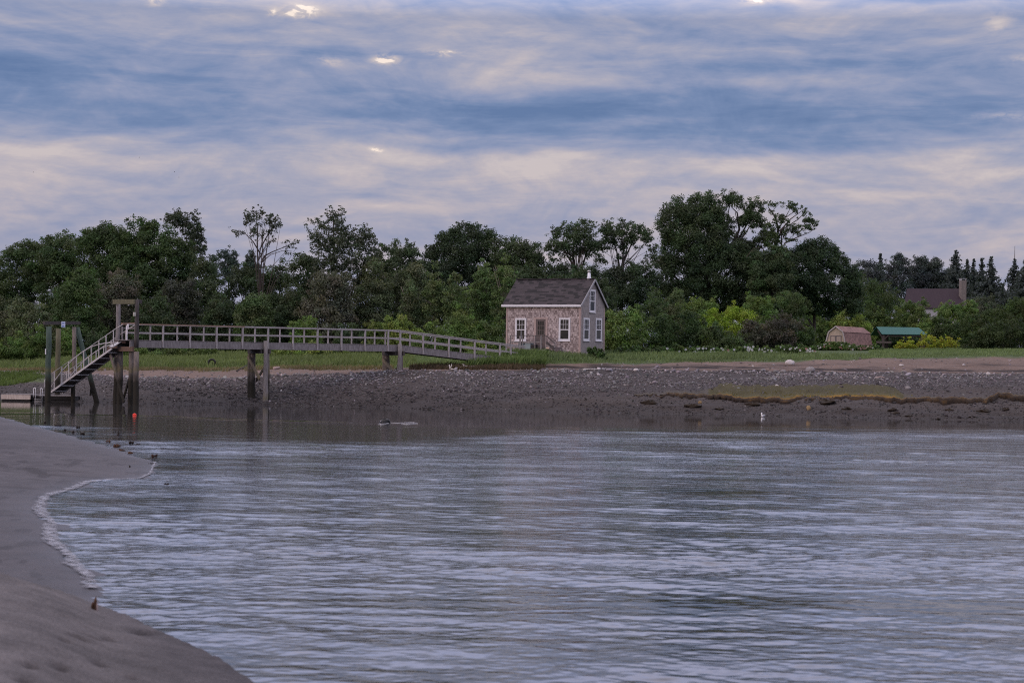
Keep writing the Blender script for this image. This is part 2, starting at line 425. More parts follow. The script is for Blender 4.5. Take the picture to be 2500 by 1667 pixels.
CREST = [(-900, 1310, .9), (-300, 1345, .82), (0, 1392, .75), (88, 1418, .69), (219, 1457, .52), (245, 1473, .46), (307, 1492, .43), (364, 1519, .40), (438, 1554, .37), (548, 1606, .35), (635, 1667, .33), (760, 1750, .30), (1000, 1950, .25)]
cp = [G(*c) for c in CREST]
cu = np.array([p[0] / p[1] * F + 1250 for p in cp]); cD = np.array([p[1] for p in cp]); cz = np.array([p[2] for p in cp])
cu = np.append(cu, [1900, 4000]); cD = np.append(cD, [7, 4]); cz = np.append(cz, [.2, .1])
_su = np.linspace(-1500, 2600, 1200); _ker = np.hanning(41); _ker /= _ker.sum()
def _sm(v): q = np.interp(_su, cu, v); return np.convolve(np.pad(q, 20, 'edge'), _ker, 'valid')
_sD, _sz = _sm(cD), _sm(cz)
bu = np.concatenate([np.linspace(-5000, -330, 20), np.linspace(-300, 800, 420), np.linspace(820, 3500, 30)])
bD = np.concatenate([np.linspace(2.5, 9, 24), np.linspace(9.1, 21, 200), np.geomspace(21.1, 105, 260)])
BU, BD = np.meshgrid(bu, bD)
BX = (BU - 1250) / F * BD
S = sdf(BX, BD, poly) + .25 * fbm(BX / 1.2, BD / 1.2, 41) * np.clip(BD / 30, .3, 1)
beach = np.where(S > 0, .30 * (1 - np.exp(-S / 3.5)), np.maximum(S * .10, -1.2))
cDi = np.interp(BU, _su, _sD); czi = np.interp(BU, _su, _sz)
mound = np.where(BD < cDi, czi + (1.15 - czi) * (np.clip((cDi - BD) / cDi, 0, 1)) ** 1.3 * .75 - .02 * np.exp(-((cDi - BD) / .8) ** 2),
                 czi - .02 - .30 * (BD - cDi) - .05 * np.clip(BD - cDi, 0, .6))
k = .06
hh_ = np.clip(.5 + .5 * (mound - beach) / k, 0, 1)
BZ = beach * (1 - hh_) + mound * hh_ + k * hh_ * (1 - hh_)
near = smooth01((19 - BD) / 4)
BZ = BZ + (.25 + .75 * smooth01((BZ - .02) / .15)) * (.020 * fbm(BX / .5, BD / .5, 43) + .010 * fbm(BX / .12, BD / .16, 44, 3))
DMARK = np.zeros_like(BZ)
def dent(px, py, sx, sy, dz):
    global BZ, DMARK
    ii = np.unravel_index(np.argmin((np.hypot(*(np.array(IMG(BX, BD, BZ)) - np.array([px, py])[:, None, None])))), BX.shape)
    x0, y0 = BX[ii], BD[ii]
    dz = dz if y0 < 19 else dz * .2
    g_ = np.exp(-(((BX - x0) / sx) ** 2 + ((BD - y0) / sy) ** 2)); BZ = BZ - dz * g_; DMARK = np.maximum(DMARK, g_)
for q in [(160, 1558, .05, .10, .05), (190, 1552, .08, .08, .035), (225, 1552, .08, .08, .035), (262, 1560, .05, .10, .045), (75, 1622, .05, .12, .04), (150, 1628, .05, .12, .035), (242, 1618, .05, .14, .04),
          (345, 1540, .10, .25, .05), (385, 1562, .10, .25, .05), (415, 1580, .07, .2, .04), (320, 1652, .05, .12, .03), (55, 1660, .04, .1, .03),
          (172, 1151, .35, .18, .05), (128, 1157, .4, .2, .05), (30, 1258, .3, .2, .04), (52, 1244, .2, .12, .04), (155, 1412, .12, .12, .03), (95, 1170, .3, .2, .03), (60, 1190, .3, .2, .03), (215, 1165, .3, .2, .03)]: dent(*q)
tb = np.broadcast_to(np.array([.068, .061, .066]), BX.shape + (3,)).copy()
tb = lerp(tb, np.array([.100, .089, .090]), np.clip(smooth01((mound - beach) / .12) * smooth01((BZ - .28) / .25), 0, 1))
tb = lerp(tb, np.array([.044, .038, .042]), smooth01((.10 - BZ) / .12))
tb *= (1 + .28 * fbm(BX / 2.0 + BD / 6, BD / 2.5, 61) + .24 * fbm(BX / .45, BD / .7, 62, 5))[..., None]
wk = smooth01((fbm(BX / .30 + BD / 2.4, BD / 1.1 - BX / 2, 66) - .24) / .16) * smooth01((BD - 19) / 3) * smooth01((60 - BD) / 15)
tb = lerp(tb, np.array([.028, .023, .025]), wk * .7)
tb = lerp(tb, np.array([.026, .020, .020]), DMARK * .8)          # darker tint centred on each hollow
m, nb, pr = new_mat("bar_sand")
at = nb.n('ShaderNodeAttribute', attribute_name='tint').outputs['Color']
n1 = nb.noise(pos(nb), 3.0, 6, .65); n2 = nb.noise(pos(nb), 45.0, 3, .6)
nb.put(pr.inputs['Base Color'], nb.mix(1.0, nb.mix(1.0, at, nb.ramp(n1, [(.25, .66), (.75, 1.34)]), 'MULTIPLY'), nb.ramp(n2, [(.3, .62), (.7, 1.38)]), 'MULTIPLY'))
sz = nb.n('ShaderNodeSeparateXYZ'); nb.put(sz.inputs[0], pos(nb))
pr.inputs['Specular IOR Level'].default_value = .14
nb.put(pr.inputs['Roughness'], nb.ramp(nb.m('ADD', sz.outputs[2], nb.m('MULTIPLY', n1, .1)), [(.03, .42), (.12, .68), (.35, .88)]))
setbump(nb, pr, nb.m('ADD', n1, nb.m('MULTIPLY', n2, .25)), .35, .02)
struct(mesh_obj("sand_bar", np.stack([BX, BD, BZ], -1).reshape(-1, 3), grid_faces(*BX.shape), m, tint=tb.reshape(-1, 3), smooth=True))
def bar_z(x, y):
    u = x / y * F + 1250
    i = int(np.clip(np.searchsorted(bD, y) - 1, 0, len(bD) - 2)); j = int(np.clip(np.searchsorted(bu, u) - 1, 0, len(bu) - 2))
    f = (y - bD[i]) / (bD[i + 1] - bD[i]); g = (u - bu[j]) / (bu[j + 1] - bu[j])
    return float((BZ[i, j] * (1 - g) + BZ[i, j + 1] * g) * (1 - f) + (BZ[i + 1, j] * (1 - g) + BZ[i + 1, j + 1] * g) * f)
# pale foam along the cove edge of the bar
fp = [(381, 1129), (364, 1160), (340, 1168), (280, 1171), (219, 1178), (184, 1194), (118, 1212), (108, 1238), (131, 1278), (145, 1326), (193, 1374), (223, 1409), (234, 1440)]
fpt = np.array([G(*q)[:2] for q in fp]); tt = np.linspace(0, len(fp) - 1, 260)
fx = np.interp(tt, range(len(fp)), fpt[:, 0]); fy = np.interp(tt, range(len(fp)), fpt[:, 1])
tx = np.gradient(fx); ty = np.gradient(fy); L_ = np.hypot(tx, ty); nx_, ny_ = ty / L_, -tx / L_
V = []; FA = []
wmid = .15 * smooth01((tt - 2.2) / 2) * (1 - .35 * smooth01((tt - 9) / 3)) + .05
for i in range(260):
    q_ = float(fbm(np.array([i * .11]), np.array([.3]), 51)[0]); q2 = float(fbm(np.array([i * .35]), np.array([2.3]), 52)[0])
    wv = wmid[i] * (1 + .7 * q_ + .4 * q2); wi = .04 + .03 * q2
    off = .10 * q_
    for s_ in np.linspace(-wi, wv, 9):
        FA.append([math.sin(math.pi * min(1, max(0, (s_ + wi) / (wv + wi)))) ** .6] * 3)
        x_, y_ = fx[i] + nx_[i] * (s_ + off * .3), fy[i] + ny_[i] * (s_ + off * .3)
        V.append((x_, y_, max(bar_z(x_, y_), 0.0) + .022))
m, nb, pr = new_mat("foam")
nb.put(pr.inputs['Base Color'], nb.mix(nb.noise(pos(nb), 6.0, 5, .7), (.16, .155, .175), (.31, .30, .335))); pr.inputs['Roughness'].default_value = .5
al = nb.ramp(nb.noise(nb.v('MULTIPLY', pos(nb), (1, .6, 1)), 9.0, 8, .72), [(.36, 0.0), (.60, 1.0)]); nb.put(pr.inputs['Alpha'], nb.m('MULTIPLY', al, nb.n('ShaderNodeAttribute', attribute_name='tint').outputs['Fac']))
stuff(mesh_obj("shore_foam", V, grid_faces(260, 9), m, tint=np.array(FA), smooth=True), "strip of pale foam along the curved edge of the sand bar", "foam")

# ------------------------------------------------------------------ water
pyr = np.concatenate([np.arange(975, 1120, .7), np.arange(1120, 1700, 1.15)])
wD = np.unique(np.concatenate([[3, 5, 7, 9, 11], H * F / (pyr - YH)]))
wD = np.concatenate([wD, [160, 190, 240]])
wu = np.concatenate([np.linspace(-7000, -260, 40), np.linspace(-240, 2740, 1250), np.linspace(2760, 9000, 40)])
WU, WD = np.meshgrid(wu, wD); WX = (WU - 1250) / F * WD
wpx, wpy = IMG(WX, WD, 0.0)
line1 = np.interp(wpx, [-200, 80, 328, 700, 950, 1250, 1500, 2000, 2700], [1008, 1010, 1013, 1026, 1034, 1040, 1037, 1037, 1042])
line2 = np.interp(wpx, [-200, 0, 250, 500, 900, 1150, 1250, 1400, 2700], [1018, 1022, 1040, 1066, 1074, 1058, 1044, 1038, 1043])
jit = 5 * fbm(WX / 9, WD / 9, 81)
strk = 13 * fbm(WX / 9, WD / 1.3, 84)
c1 = smooth01((wpy - line1 + jit * .4 + .4 * strk) / 8); c2 = smooth01((wpy - line2 + jit + strk) / 22)
chop = .035 + .26 * c1 + .705 * c2
chop *= np.clip(1 + (.05 + 1.3 * fbm(WX / 9, WD / 4.5, 83)) * c2, .18, 1.8)
row = np.gradient(wD)[:, None]
WZ = np.zeros_like(WX)
r2 = np.random.default_rng(5)
for i in range(110):
    lam = math.exp(r2.uniform(math.log(.13), math.log(.75))) if i < 96 else r2.uniform(1.2, 3.5)
    th = r2.normal(math.radians(84), math.radians(38)); kx, ky = math.cos(th) * 2 * math.pi / lam, math.sin(th) * 2 * math.pi / lam
    amp = (.0056 if i < 96 else .005) * lam * r2.uniform(.5, 1.5) / 2 / math.pi * 1.35
    fade = smooth01((lam / np.maximum(row, 1e-6) - 1.6) / 1.6)
    WZ += amp * fade * np.sin(kx * WX + ky * WD + r2.uniform(0, 6.28))
grp = 1 + .55 * fbm(WX / 3.2, WD / 1.8, 85)
WZ *= chop * grp
WZ += .028 * np.exp(-((wpy - line1 - 1.5 * fbm(WX / 4, WX / 4, 87)) / 1.6) ** 2) * smooth01((1100 - wpx) / 300) * (.5 + .5 * fbm(WX / 1.5, WX / 1.5, 88))
WZ[WD > 150] = -.2; WZ[WD < 8] = 0
m, nb, pr = new_mat("river_water")
pr.inputs['Base Color'].default_value = (.030, .028, .027, 1); pr.inputs['Roughness'].default_value = .05; pr.inputs['IOR'].default_value = 1.333
ch = nb.n('ShaderNodeAttribute', attribute_name='tint').outputs['Color']
chs = nb.n('ShaderNodeSeparateColor'); nb.put(chs.inputs[0], ch); chv = chs.outputs[0]
pp = pos(nb)
a1 = nb.noise(nb.v('MULTIPLY', pp, (.5, 1.7, 1)), 5.0, 3, .6, .2); a2 = nb.noise(nb.v('MULTIPLY', pp, (.38, 1.5, 1)), 1.5, 3, .55, .2)
hgt = nb.m('MULTIPLY', nb.m('ADD', nb.m('MULTIPLY', a1, .45), nb.m('MULTIPLY', a2, .75)), chs.outputs[1])
setbump(nb, pr, hgt, 1.0, .025)
struct(mesh_obj("water", np.stack([WX, WD, WZ], -1).reshape(-1, 3), grid_faces(*WX.shape), m, tint=np.stack([chop, chop * (.48 + .52 * smooth01((WD - 20) / 35)), chop], -1).reshape(-1, 3), smooth=True))

# ------------------------------------------------------------------ shared materials
WOOD = mat_wood("weathered_grey_wood", (.26, .235, .235), (.12, .105, .105))
RAILW = mat_wood("bleached_rail_wood", (.40, .365, .36), (.22, .195, .19))
WOOD_DARK = mat_wood("dark_old_wood", (.085, .075, .072), (.035, .03, .03))
WOOD_TAN = mat_wood("tan_wood", (.30, .20, .15), (.17, .11, .085))
WOOD_RUST = mat_wood("rust_stained_beam", (.17, .10, .07), (.075, .055, .05))
PILE = mat_wood("tidal_pile", (.20, .165, .145), (.085, .072, .066), 1.0, .75, 1.9)
PILE_PALE = mat_wood("pale_tidal_pile", (.24, .215, .21), (.12, .105, .10), 1.0, .75, .3)
PILE_GREEN = mat_wood("green_treated_pile", (.075, .105, .085), (.04, .06, .05), 1.0, .75, 1.7)
PILE_OLIVE = mat_wood("olive_pile", (.15, .14, .085), (.07, .065, .045), 1.0, .75, 1.7)
ALU = mat_plain("aluminium", (.46, .43, .43), .45, .12, 4, .35)
WHITE = mat_plain("white_paint", (.62, .60, .63), .5, .08, 6)
BLACK = mat_plain("black_rubber", (.018, .017, .017), .6, .2, 4)
LEAF = mat_leaf()
BARK = mat_plain("bark", (.060, .048, .042), .9, .35, 5, 0, (1, 1, .3), .4)
BARK_PALE = mat_plain("pale_bark", (.17, .14, .12), .9, .3, 5, 0, (1, 1, .3), .3)
UP = np.array([0, 0, 1.0])
def vz(v, z): return np.array([v[0], v[1], z])
def hit(C, e, px, py):
    a, b_ = ray(px, py); a /= F
    t = (a * C[1] - C[0]) / (e[0] - a * e[1]); D = C[1] + t * e[1]
    return t, H - b_ / F * D

# ------------------------------------------------------------------ cottage
th = math.radians(28)
et = np.array([-math.cos(th), math.sin(th), 0]); eo = np.array([-math.sin(th), -math.cos(th), 0])
eg = -eo; ego = -et
C0 = P(1416, 855, 139.0)
wF = hit(C0, et, 1236, 800)[0]; dG = hit(C0, eg, 1475.5, 800)[0]
zB = C0[2] - .35
Zt = P(1416, 748, 139)[2]
A0 = C0 + eg * dG / 2
zR = P(1450, 680.5, A0[1])[2]
zE = P(1416, 744, 138.8)[2]
OV = .24
slope = (zR - zE) / (dG / 2 + OV)
m_sh, nb, pr = new_mat("cedar_shingles")
p = pos(nb)
gn = nb.n('ShaderNodeNewGeometry').outputs['Normal']
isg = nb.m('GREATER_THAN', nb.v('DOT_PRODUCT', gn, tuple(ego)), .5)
uu = nb.m('ADD', nb.m('MULTIPLY', nb.v('DOT_PRODUCT', p, tuple(et)), nb.m('SUBTRACT', 1.0, isg)), nb.m('MULTIPLY', nb.v('DOT_PRODUCT', p, tuple(eg)), isg))
sp = nb.n('ShaderNodeSeparateXYZ'); nb.put(sp.inputs[0], p)
uv = nb.xyz(uu, sp.outputs[2], 0.0)
br = nb.n('ShaderNodeTexBrick'); nb.put(br.inputs['Vector'], uv); br.offset = .5; br.squash = 1.0
br.inputs['Scale'].default_value = 1.0; br.inputs['Brick Width'].default_value = .13; br.inputs['Row Height'].default_value = .135
br.inputs['Mortar Size'].default_value = .008; br.inputs['Mortar Smooth'].default_value = .3; br.inputs['Bias'].default_value = -.1
br.inputs['Color1'].default_value = (.32, .26, .255, 1); br.inputs['Color2'].default_value = (.54, .45, .435, 1); br.inputs['Mortar'].default_value = (.11, .075, .068, 1)
wv = nb.n('ShaderNodeTexWhiteNoise', noise_dimensions='2D')
cell = nb.xyz(nb.m('FLOOR', nb.m('MULTIPLY', uu, 11.0)), nb.m('FLOOR', nb.m('MULTIPLY', sp.outputs[2], 7.407)))
nb.put(wv.inputs['Vector'], cell)
big = nb.noise(nb.v('MULTIPLY', uv, (1.2, .8, 1)), 1.0, 5, .65)
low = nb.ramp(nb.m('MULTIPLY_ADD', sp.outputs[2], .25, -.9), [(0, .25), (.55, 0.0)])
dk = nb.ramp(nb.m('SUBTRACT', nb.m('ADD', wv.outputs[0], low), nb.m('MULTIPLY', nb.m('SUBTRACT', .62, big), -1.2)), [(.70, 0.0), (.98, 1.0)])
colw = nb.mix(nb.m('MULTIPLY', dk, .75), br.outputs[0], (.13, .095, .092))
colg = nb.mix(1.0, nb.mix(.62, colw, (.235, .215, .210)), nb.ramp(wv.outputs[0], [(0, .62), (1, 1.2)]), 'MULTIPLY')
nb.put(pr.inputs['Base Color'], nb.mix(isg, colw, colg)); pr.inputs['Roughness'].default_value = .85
setbump(nb, pr, br.outputs['Fac'], -.5, .02)
house = thing("cottage", "small weathered shingle cottage with a dark gabled roof at the end of the pier ramp", "cottage", C0)
mb = MB()
g0 = lambda t, g, z: vz(C0 + et * t + eg * g, z)
zG = lambda g: zE + slope * (OV + min(g, dG - g)) - .10
V = []
for t in (0, wF):
    V += [g0(t, 0, zB), g0(t, dG, zB), g0(t, dG, zG(0)), g0(t, dG / 2, zG(dG / 2)), g0(t, 0, zG(0))]
mb.add(V, [(0, 1, 2, 3, 4), (9, 8, 7, 6, 5), (0, 4, 9, 5), (1, 6, 7, 2), (4, 3, 8, 9), (3, 2, 7, 8)])
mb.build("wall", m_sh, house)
m_rf, nb, pr = new_mat("asphalt_shingles")
p = pos(nb); uu = nb.v('DOT_PRODUCT', p, tuple(et)); sp = nb.n('ShaderNodeSeparateXYZ'); nb.put(sp.inputs[0], p)
row_ = nb.m('FLOOR', nb.m('MULTIPLY', sp.outputs[2], 9.0))
sh_ = nb.n('ShaderNodeTexWhiteNoise', noise_dimensions='1D'); nb.put(sh_.inputs['W'], row_)
cx_ = nb.m('FLOOR', nb.m('ADD', nb.m('MULTIPLY', uu, 2.6), nb.m('MULTIPLY', sh_.outputs[0], 7.0)))
wn = nb.n('ShaderNodeTexWhiteNoise', noise_dimensions='2D'); nb.put(wn.inputs['Vector'], nb.xyz(cx_, row_))
fr_ = nb.m('FRACT', nb.m('MULTIPLY', sp.outputs[2], 9.0))
tabc = nb.ramp(wn.outputs[0], [(0, (.012, .010, .012)), (.30, (.015, .013, .015)), (.42, (.036, .029, .033)), (1, (.052, .041, .046))])
tabc = nb.mix(1.0, tabc, nb.ramp(nb.noise(p, 2.0, 5, .65), [(.3, .75), (.7, 1.25)]), 'MULTIPLY')
nb.put(pr.inputs['Base Color'], nb.mix(nb.ramp(fr_, [(.0, .7), (.18, 0.0)]), tabc, (.012, .011, .012))); pr.inputs['Roughness'].default_value = .9
setbump(nb, pr, fr_, .4, .02)
def roof_half(sign):
    mb = MB(); tA, tB = -.14, wF + .26
    ge = -OV if sign > 0 else dG + OV
    V = []
    for t in (tA, tB):
        V += [g0(t, ge, zE), g0(t, dG / 2, zR), g0(t, dG / 2, zR - .13), g0(t, ge, zE - .10)]
    return mb.add(V, [(0, 1, 2, 3), (7, 6, 5, 4), (0, 4, 5, 1), (3, 2, 6, 7), (0, 3, 7, 4), (1, 5, 6, 2)])
roofm = roof_half(1); r2_ = roof_half(-1); roofm.add(np.concatenate(r2_.V), r2_.F)
roof = roofm.build("roof", m_rf, house)
mb = MB(); mb.bar(g0(-.14, dG / 2, zR + .01), g0(wF + .26, dG / 2, zR + .01), .26, .05); mb.build("ridge_cap", m_rf, roof)
GREYW = mat_plain("grey_trim", (.30, .29, .31), .7, .12, 5)
TRIM = mat_plain("bare_wood_trim", (.36, .27, .25), .75, .15, 5)
mb = MB(); mb.bar(g0(-.15, -OV - .03, zE - .07), g0(wF + .27, -OV - .03, zE - .07), .05, .15); mb.build("fascia", WHITE, house)
for s_ in (0, 1):
    mb = MB(); q = g0(-.165, -OV if s_ == 0 else dG + OV, zE - .07); r_ = g0(-.165, dG / 2, zR - .08)
    mb.bar(q, r_, .045, .13, up=eg); mb.build("rake_board", GREYW, house)
for (t, g) in ((0, 0), (wF, 0), (0, dG)):
    mb = MB()
    if t == 0 and g == 0:
        mb.box(vz(g0(.05, 0, 0) + eo * .012, (zB + Zt) / 2), et * .06, eo * .014, UP * (Zt - zB) / 2)
        mb.box(vz(g0(0, .05, 0) + ego * .012, (zB + Zt) / 2), eg * .062, ego * .014, UP * (Zt - zB) / 2)
    elif g == 0: mb.box(vz(g0(wF - .05, 0, 0) + eo * .012, (zB + Zt) / 2), et * .06, eo * .014, UP * (Zt - zB) / 2)
    else: mb.box(vz(g0(0, dG - .05, 0) + ego * .012, (zB + Zt) / 2), eg * .06, ego * .014, UP * (Zt - zB) / 2)
    mb.build("corner_board", TRIM, house)
m_gl, nb, pr = new_mat("window_glass"); pr.inputs['Specular IOR Level'].default_value = .3
nb.put(pr.inputs['Base Color'], nb.ramp(nb.noise(pos(nb), 2.2, 3), [(.35, (.012, .012, .013)), (.7, (.035, .033, .025))])); pr.inputs['Roughness'].default_value = .06
def win(e, out, fn, x0, y0, x1, y1, lights=True):
    (t0, _), (t1, _) = fn(x0, (y0 + y1) / 2), fn(x1, (y0 + y1) / 2)
    zt_ = fn((x0 + x1) / 2, y0)[1]; zb_ = fn((x0 + x1) / 2, y1)[1]
    t0, t1 = min(t0, t1), max(t0, t1); c = .095
    O = lambda t, z, o: vz(C0 + e * t + out * o, z)
    tm, zm = (t0 + t1) / 2, (zt_ + zb_) / 2
    mb = MB()
    for (ta, tb_, za, zb2) in ((t0, t0 + c, zb_, zt_), (t1 - c, t1, zb_, zt_), (t0 + c, t1 - c, zt_ - c, zt_), (t0 + c, t1 - c, zb_, zb_ + c * .9)):
        mb.box(O((ta + tb_) / 2, (za + zb2) / 2, .016), e * (tb_ - ta) / 2, out * .022, UP * (zb2 - za) / 2)
    mb.box(O(tm, zb_ - .02, .035), e * (t1 - t0 + .08) / 2, out * .05, UP * .02)
    w = mb.build("window", WHITE, house)
    mb = MB(); zc = zm - .02
    ti, to = t0 + c, t1 - c; zi, zo = zb_ + c * .9, zt_ - c
    for (ta, tb_, za, zb2) in ((ti, ti + .035, zi, zo), (to - .035, to, zi, zo), (ti + .035, to - .035, zo - .035, zo), (ti + .035, to - .035, zi, zi + .045), (ti + .035, to - .035, zc - .03, zc + .03)):
        mb.box(O((ta + tb_) / 2, (za + zb2) / 2, .014), e * (tb_ - ta) / 2, out * .013, UP * (zb2 - za) / 2)
    for k_ in (1, 2):
        tv = ti + .035 + (to - ti - .07) * k_ / 3
        mb.box(O(tv, (zc + .03 + zo - .035) / 2, .012), e * .011, out * .009, UP * (zo - .035 - zc - .03) / 2)
    zh = (zc + zo) / 2
    for k_ in range(3):
        a_ = ti + .035 + (to - ti - .07) * k_ / 3 + .011 * (k_ > 0); b2 = ti + .035 + (to - ti - .07) * (k_ + 1) / 3 - .011 * (k_ < 2)
        mb.box(O((a_ + b2) / 2, zh, .012), e * (b2 - a_) / 2, out * .009, UP * .011)
    mb.build("sash", WHITE, w)
    mb = MB(); mb.box(O((ti + to) / 2, (zi + zo) / 2, .003), e * (to - ti) / 2, out * .004, UP * (zo - zi) / 2); mb.build("pane", m_gl, w)
ff = lambda x, y: hit(C0, et, x, y); fg = lambda x, y: hit(C0, eg, x, y)
win(et, eo, ff, 1258, 776.5, 1284.8, 832); win(et, eo, ff, 1364.4, 776, 1392.3, 832)
win(eg, ego, fg, 1424, 776, 1438.4, 831.7); win(eg, ego, fg, 1453.7, 776.8, 1468.2, 832.2); win(eg, ego, fg, 1438.7, 707, 1452.9, 762.4)
# door
t0, t1 = sorted((ff(1308.5, 815)[0], ff(1332.2, 815)[0])); zt_, zb_ = ff(1320, 779)[1], ff(1320, 851)[1]
DOORW = mat_wood("grey_brown_door", (.15, .118, .112), (.085, .068, .066))
O = lambda t, z, o: vz(C0 + et * t + eo * o, z)
mb = MB(); mb.box(O((t0 + t1) / 2, (zt_ + zb_) / 2, .008), et * (t1 - t0) / 2, eo * .012, UP * (zt_ - zb_) / 2)
door = mb.build("door", DOORW, house)
mb = MB(); gz0 = zb_ + .46 * (zt_ - zb_)
gz1 = zt_ - .12; ga, gb = t0 + .13, t1 - .13
for i in range(3):
    for j in range(3):
        mb.box(O(ga + (gb - ga) * (i + .5) / 3, gz0 + (gz1 - gz0) * (j + .5) / 3, .022), et * ((gb - ga) / 6 - .02), eo * .004, UP * ((gz1 - gz0) / 6 - .025))
mb.build("pane", m_gl, door)
mb = MB(); mb.tube([O(t0 + .07, zb_ + .95, .02), O(t0 + .07, zb_ + .95, .08)], [.02, .03], 8); mb.build("handle", BLACK, door)
mb = MB()
for (ta, tb_, za, zb2) in ((t0 - .15, t0, zb_, zt_), (t1, t1 + .15, zb_, zt_), (t0 - .19, t1 + .19, zt_, zt_ + .11)):
    mb.box(O((ta + tb_) / 2, (za + zb2) / 2, .014), et * (tb_ - ta) / 2, eo * .02, UP * (zb2 - za) / 2)
mb.build("door_frame", TRIM, house)
# stovepipe
q = g0(hit(A0, et, 1437, 670)[0], dG / 2 + .08, 0); zp = lambda y: P(1437, y, q[1])[2]
STEEL = mat_plain("galvanised_steel", (.62, .60, .60), .35, .25, 7, .6)
mb = MB(); mb.tube([vz(q, zR - .15), vz(q, zp(678.5)), vz(q, zp(676)), vz(q, zp(668)), vz(q, zp(667)), vz(q, zp(664.5))], [.17, .16, .115, .105, .09, .09], 12)
mb.tube([vz(q, zp(664.6)), vz(q, zp(662)), vz(q, zp(661.5)), vz(q, zp(660))], [.12, .12, .15, .07], 12)
mb.build("stovepipe", STEEL, house, True)

# ------------------------------------------------------------------ landing by the cottage door
LC = C0 + eo * 1.15
lf = lambda x, y: hit(LC, et, x, y)
def lp(x, y): t, z = lf(x, y); return vz(LC + et * t, z)
land = thing("landing", "low grey wooden landing with railing and steps below the cottage door", "landing", vz(lp(1295, 853), lp(1295, 853)[2] - .2))
zf = lp(1295, 852.5)[2]; tl, tr = lf(1243, 850)[0], lf(1334, 850)[0]
mb = MB(); mb.box(vz(LC + et * (tl + tr) / 2 - eo * .54, zf - .05), et * (tl - tr) / 2, eo * .58, UP * .05); mb.build("deck", WOOD, land)
for x in (1246, 1276, 1306.5, 1321.5, 1333.5):
    mb = MB(); a_ = lp(x, 819); w_ = .10 if x == 1321.5 else .055
    mb.bar(vz(a_, zf - .6), vz(a_, a_[2]), w_, w_, up=eo); mb.build("post", WOOD if x != 1276 else WOOD, land)
mb = MB(); mb.bar(lp(1243.5, 819), lp(1334.5, 819.5), .05, .05); mb.build("rail", WOOD_DARK, land)
mb = MB(); mb.bar(lp(1245, 835), lp(1322, 835), .035, .06); mb.build("rail", WOOD, land)
mb = MB(); mb.bar(lp(1334, 819.5), lp(1354, 838), .045, .05); mb.build("handrail", WOOD_DARK, land)
mb = MB(); mb.bar(lp(1333, 835), lp(1354, 852.5), .05, .16); mb.build("stair_stringer", WOOD_DARK, land)
mb = MB(); mb.bar(vz(lp(1354, 838), lp(1354, 856)[2]), lp(1354, 838), .05, .05, up=eo); mb.build("post", WOOD, land)
for i in range(3):
    mb = MB(); a_ = lp(1337 + 5.5 * i, 840 + 5.2 * i); mb.box(a_ - eo * .4 - UP * .1, et * .13, eo * .38, UP * .02); mb.build("step", WOOD, land)
mb = MB(); a_ = lp(1339.5, 849.5); mb.box(a_ + eo * .12, et * .11, eo * .06, UP * .05)
tag(mb.build("wood_block", mat_plain("peach_wood", (.55, .38, .30), .7, .1), None, False, a_ + eo * .12 - UP * .05), "small pale peach block at the foot of the landing steps", "block")
BINM = mat_plain("faded_blue_grey_paint", (.20, .235, .245), .7, .18, 2.5)
a_, c_ = lp(1265, 852), lp(1294, 837); cen = (a_ + c_) / 2 - eo * .32
bn = thing("storage_box", "faded blue grey storage box on the landing below the left front window", "box", vz(cen, zf))
wB, hB = np.linalg.norm((a_ - c_)[:2]) / 2, (c_[2] - zf)
mb = MB(); mb.box(vz(cen, zf + hB * .46), et * wB, eo * .26, UP * hB * .46); mb.build("body", BINM, bn)
mb = MB(); mb.box(vz(cen, zf + hB * .96), et * (wB + .02), eo * .28, UP * hB * .04); mb.build("lid", BINM, bn)
mb = MB(); mb.box(vz(cen + eo * .27, zf + hB * .84), et * .03, eo * .012, UP * .05); mb.build("latch", BLACK, bn)
a_, c_ = lp(1295, 852), lp(1305, 841); cen = (a_ + c_) / 2 - eo * .3
ct_ = thing("crate", "dark open crate between the blue grey box and the cottage door", "crate", vz(cen, zf)); hw = np.linalg.norm((a_ - c_)[:2]) / 2; hz = c_[2] - zf
mb = MB()
for z_ in (.1, .36, .62, .9): mb.box(vz(cen + eo * .2, zf + hz * z_), et * hw, eo * .012, UP * hz * .08)
mb.build("slats", WOOD_DARK, ct_)
mb = MB(); mb.box(vz(cen, zf + hz * .5), et * hw, eo * .18, UP * hz * .5); mb.build("body", BLACK, ct_)
a_ = lp(1271, 833) + eo * .06; bd = thing("board", "narrow grey board with a thin pale pole standing against the landing rail", "board", vz(a_, zf))
mb = MB(); mb.bar(vz(a_, zf), lp(1271, 820.5) + eo * .06, .13, .035, up=eo); mb.build("plank", WOOD, bd)
mb = MB(); mb.tube([lp(1273.6, 826) + eo * .09, lp(1273.8, 807) + eo * .09], .028, 7); mb.build("pole", GREYW, bd)

# ------------------------------------------------------------------ pier
tp = math.radians(41)
pe = np.array([math.cos(tp), math.sin(tp), 0]); pn = np.array([-math.sin(tp), math.cos(tp), 0])
PA = P(345, 833.3, 115.0); PW = 1.28
zdA = PA[2]; sB, zdB = hit(PA, pe, 925, 843.6); zrA = P(345, 791.6, 115)[2]
dk_z = lambda s: zdA + (zdB - zdA) * s / sB
sE = hit(PA, pe, 975, 846)[0]
pp_ = lambda s, w, z: vz(PA + pe * s + pn * w, z)
RH = zrA - zdA
pier = thing("pier", "long weathered wooden pier on tidal piles with a grey two rail railing", "pier", vz(PA, 0))
ST = .385
for w in (0, PW):
    mb = MB(); mb.bar(pp_(-.75, w, dk_z(0) - ST / 2 + .02), pp_(sE, w, dk_z(sE) - ST / 2 + .02), .09, ST); mb.build("stringer", WOOD if w == 0 else WOOD_DARK, pier)
mb = MB()
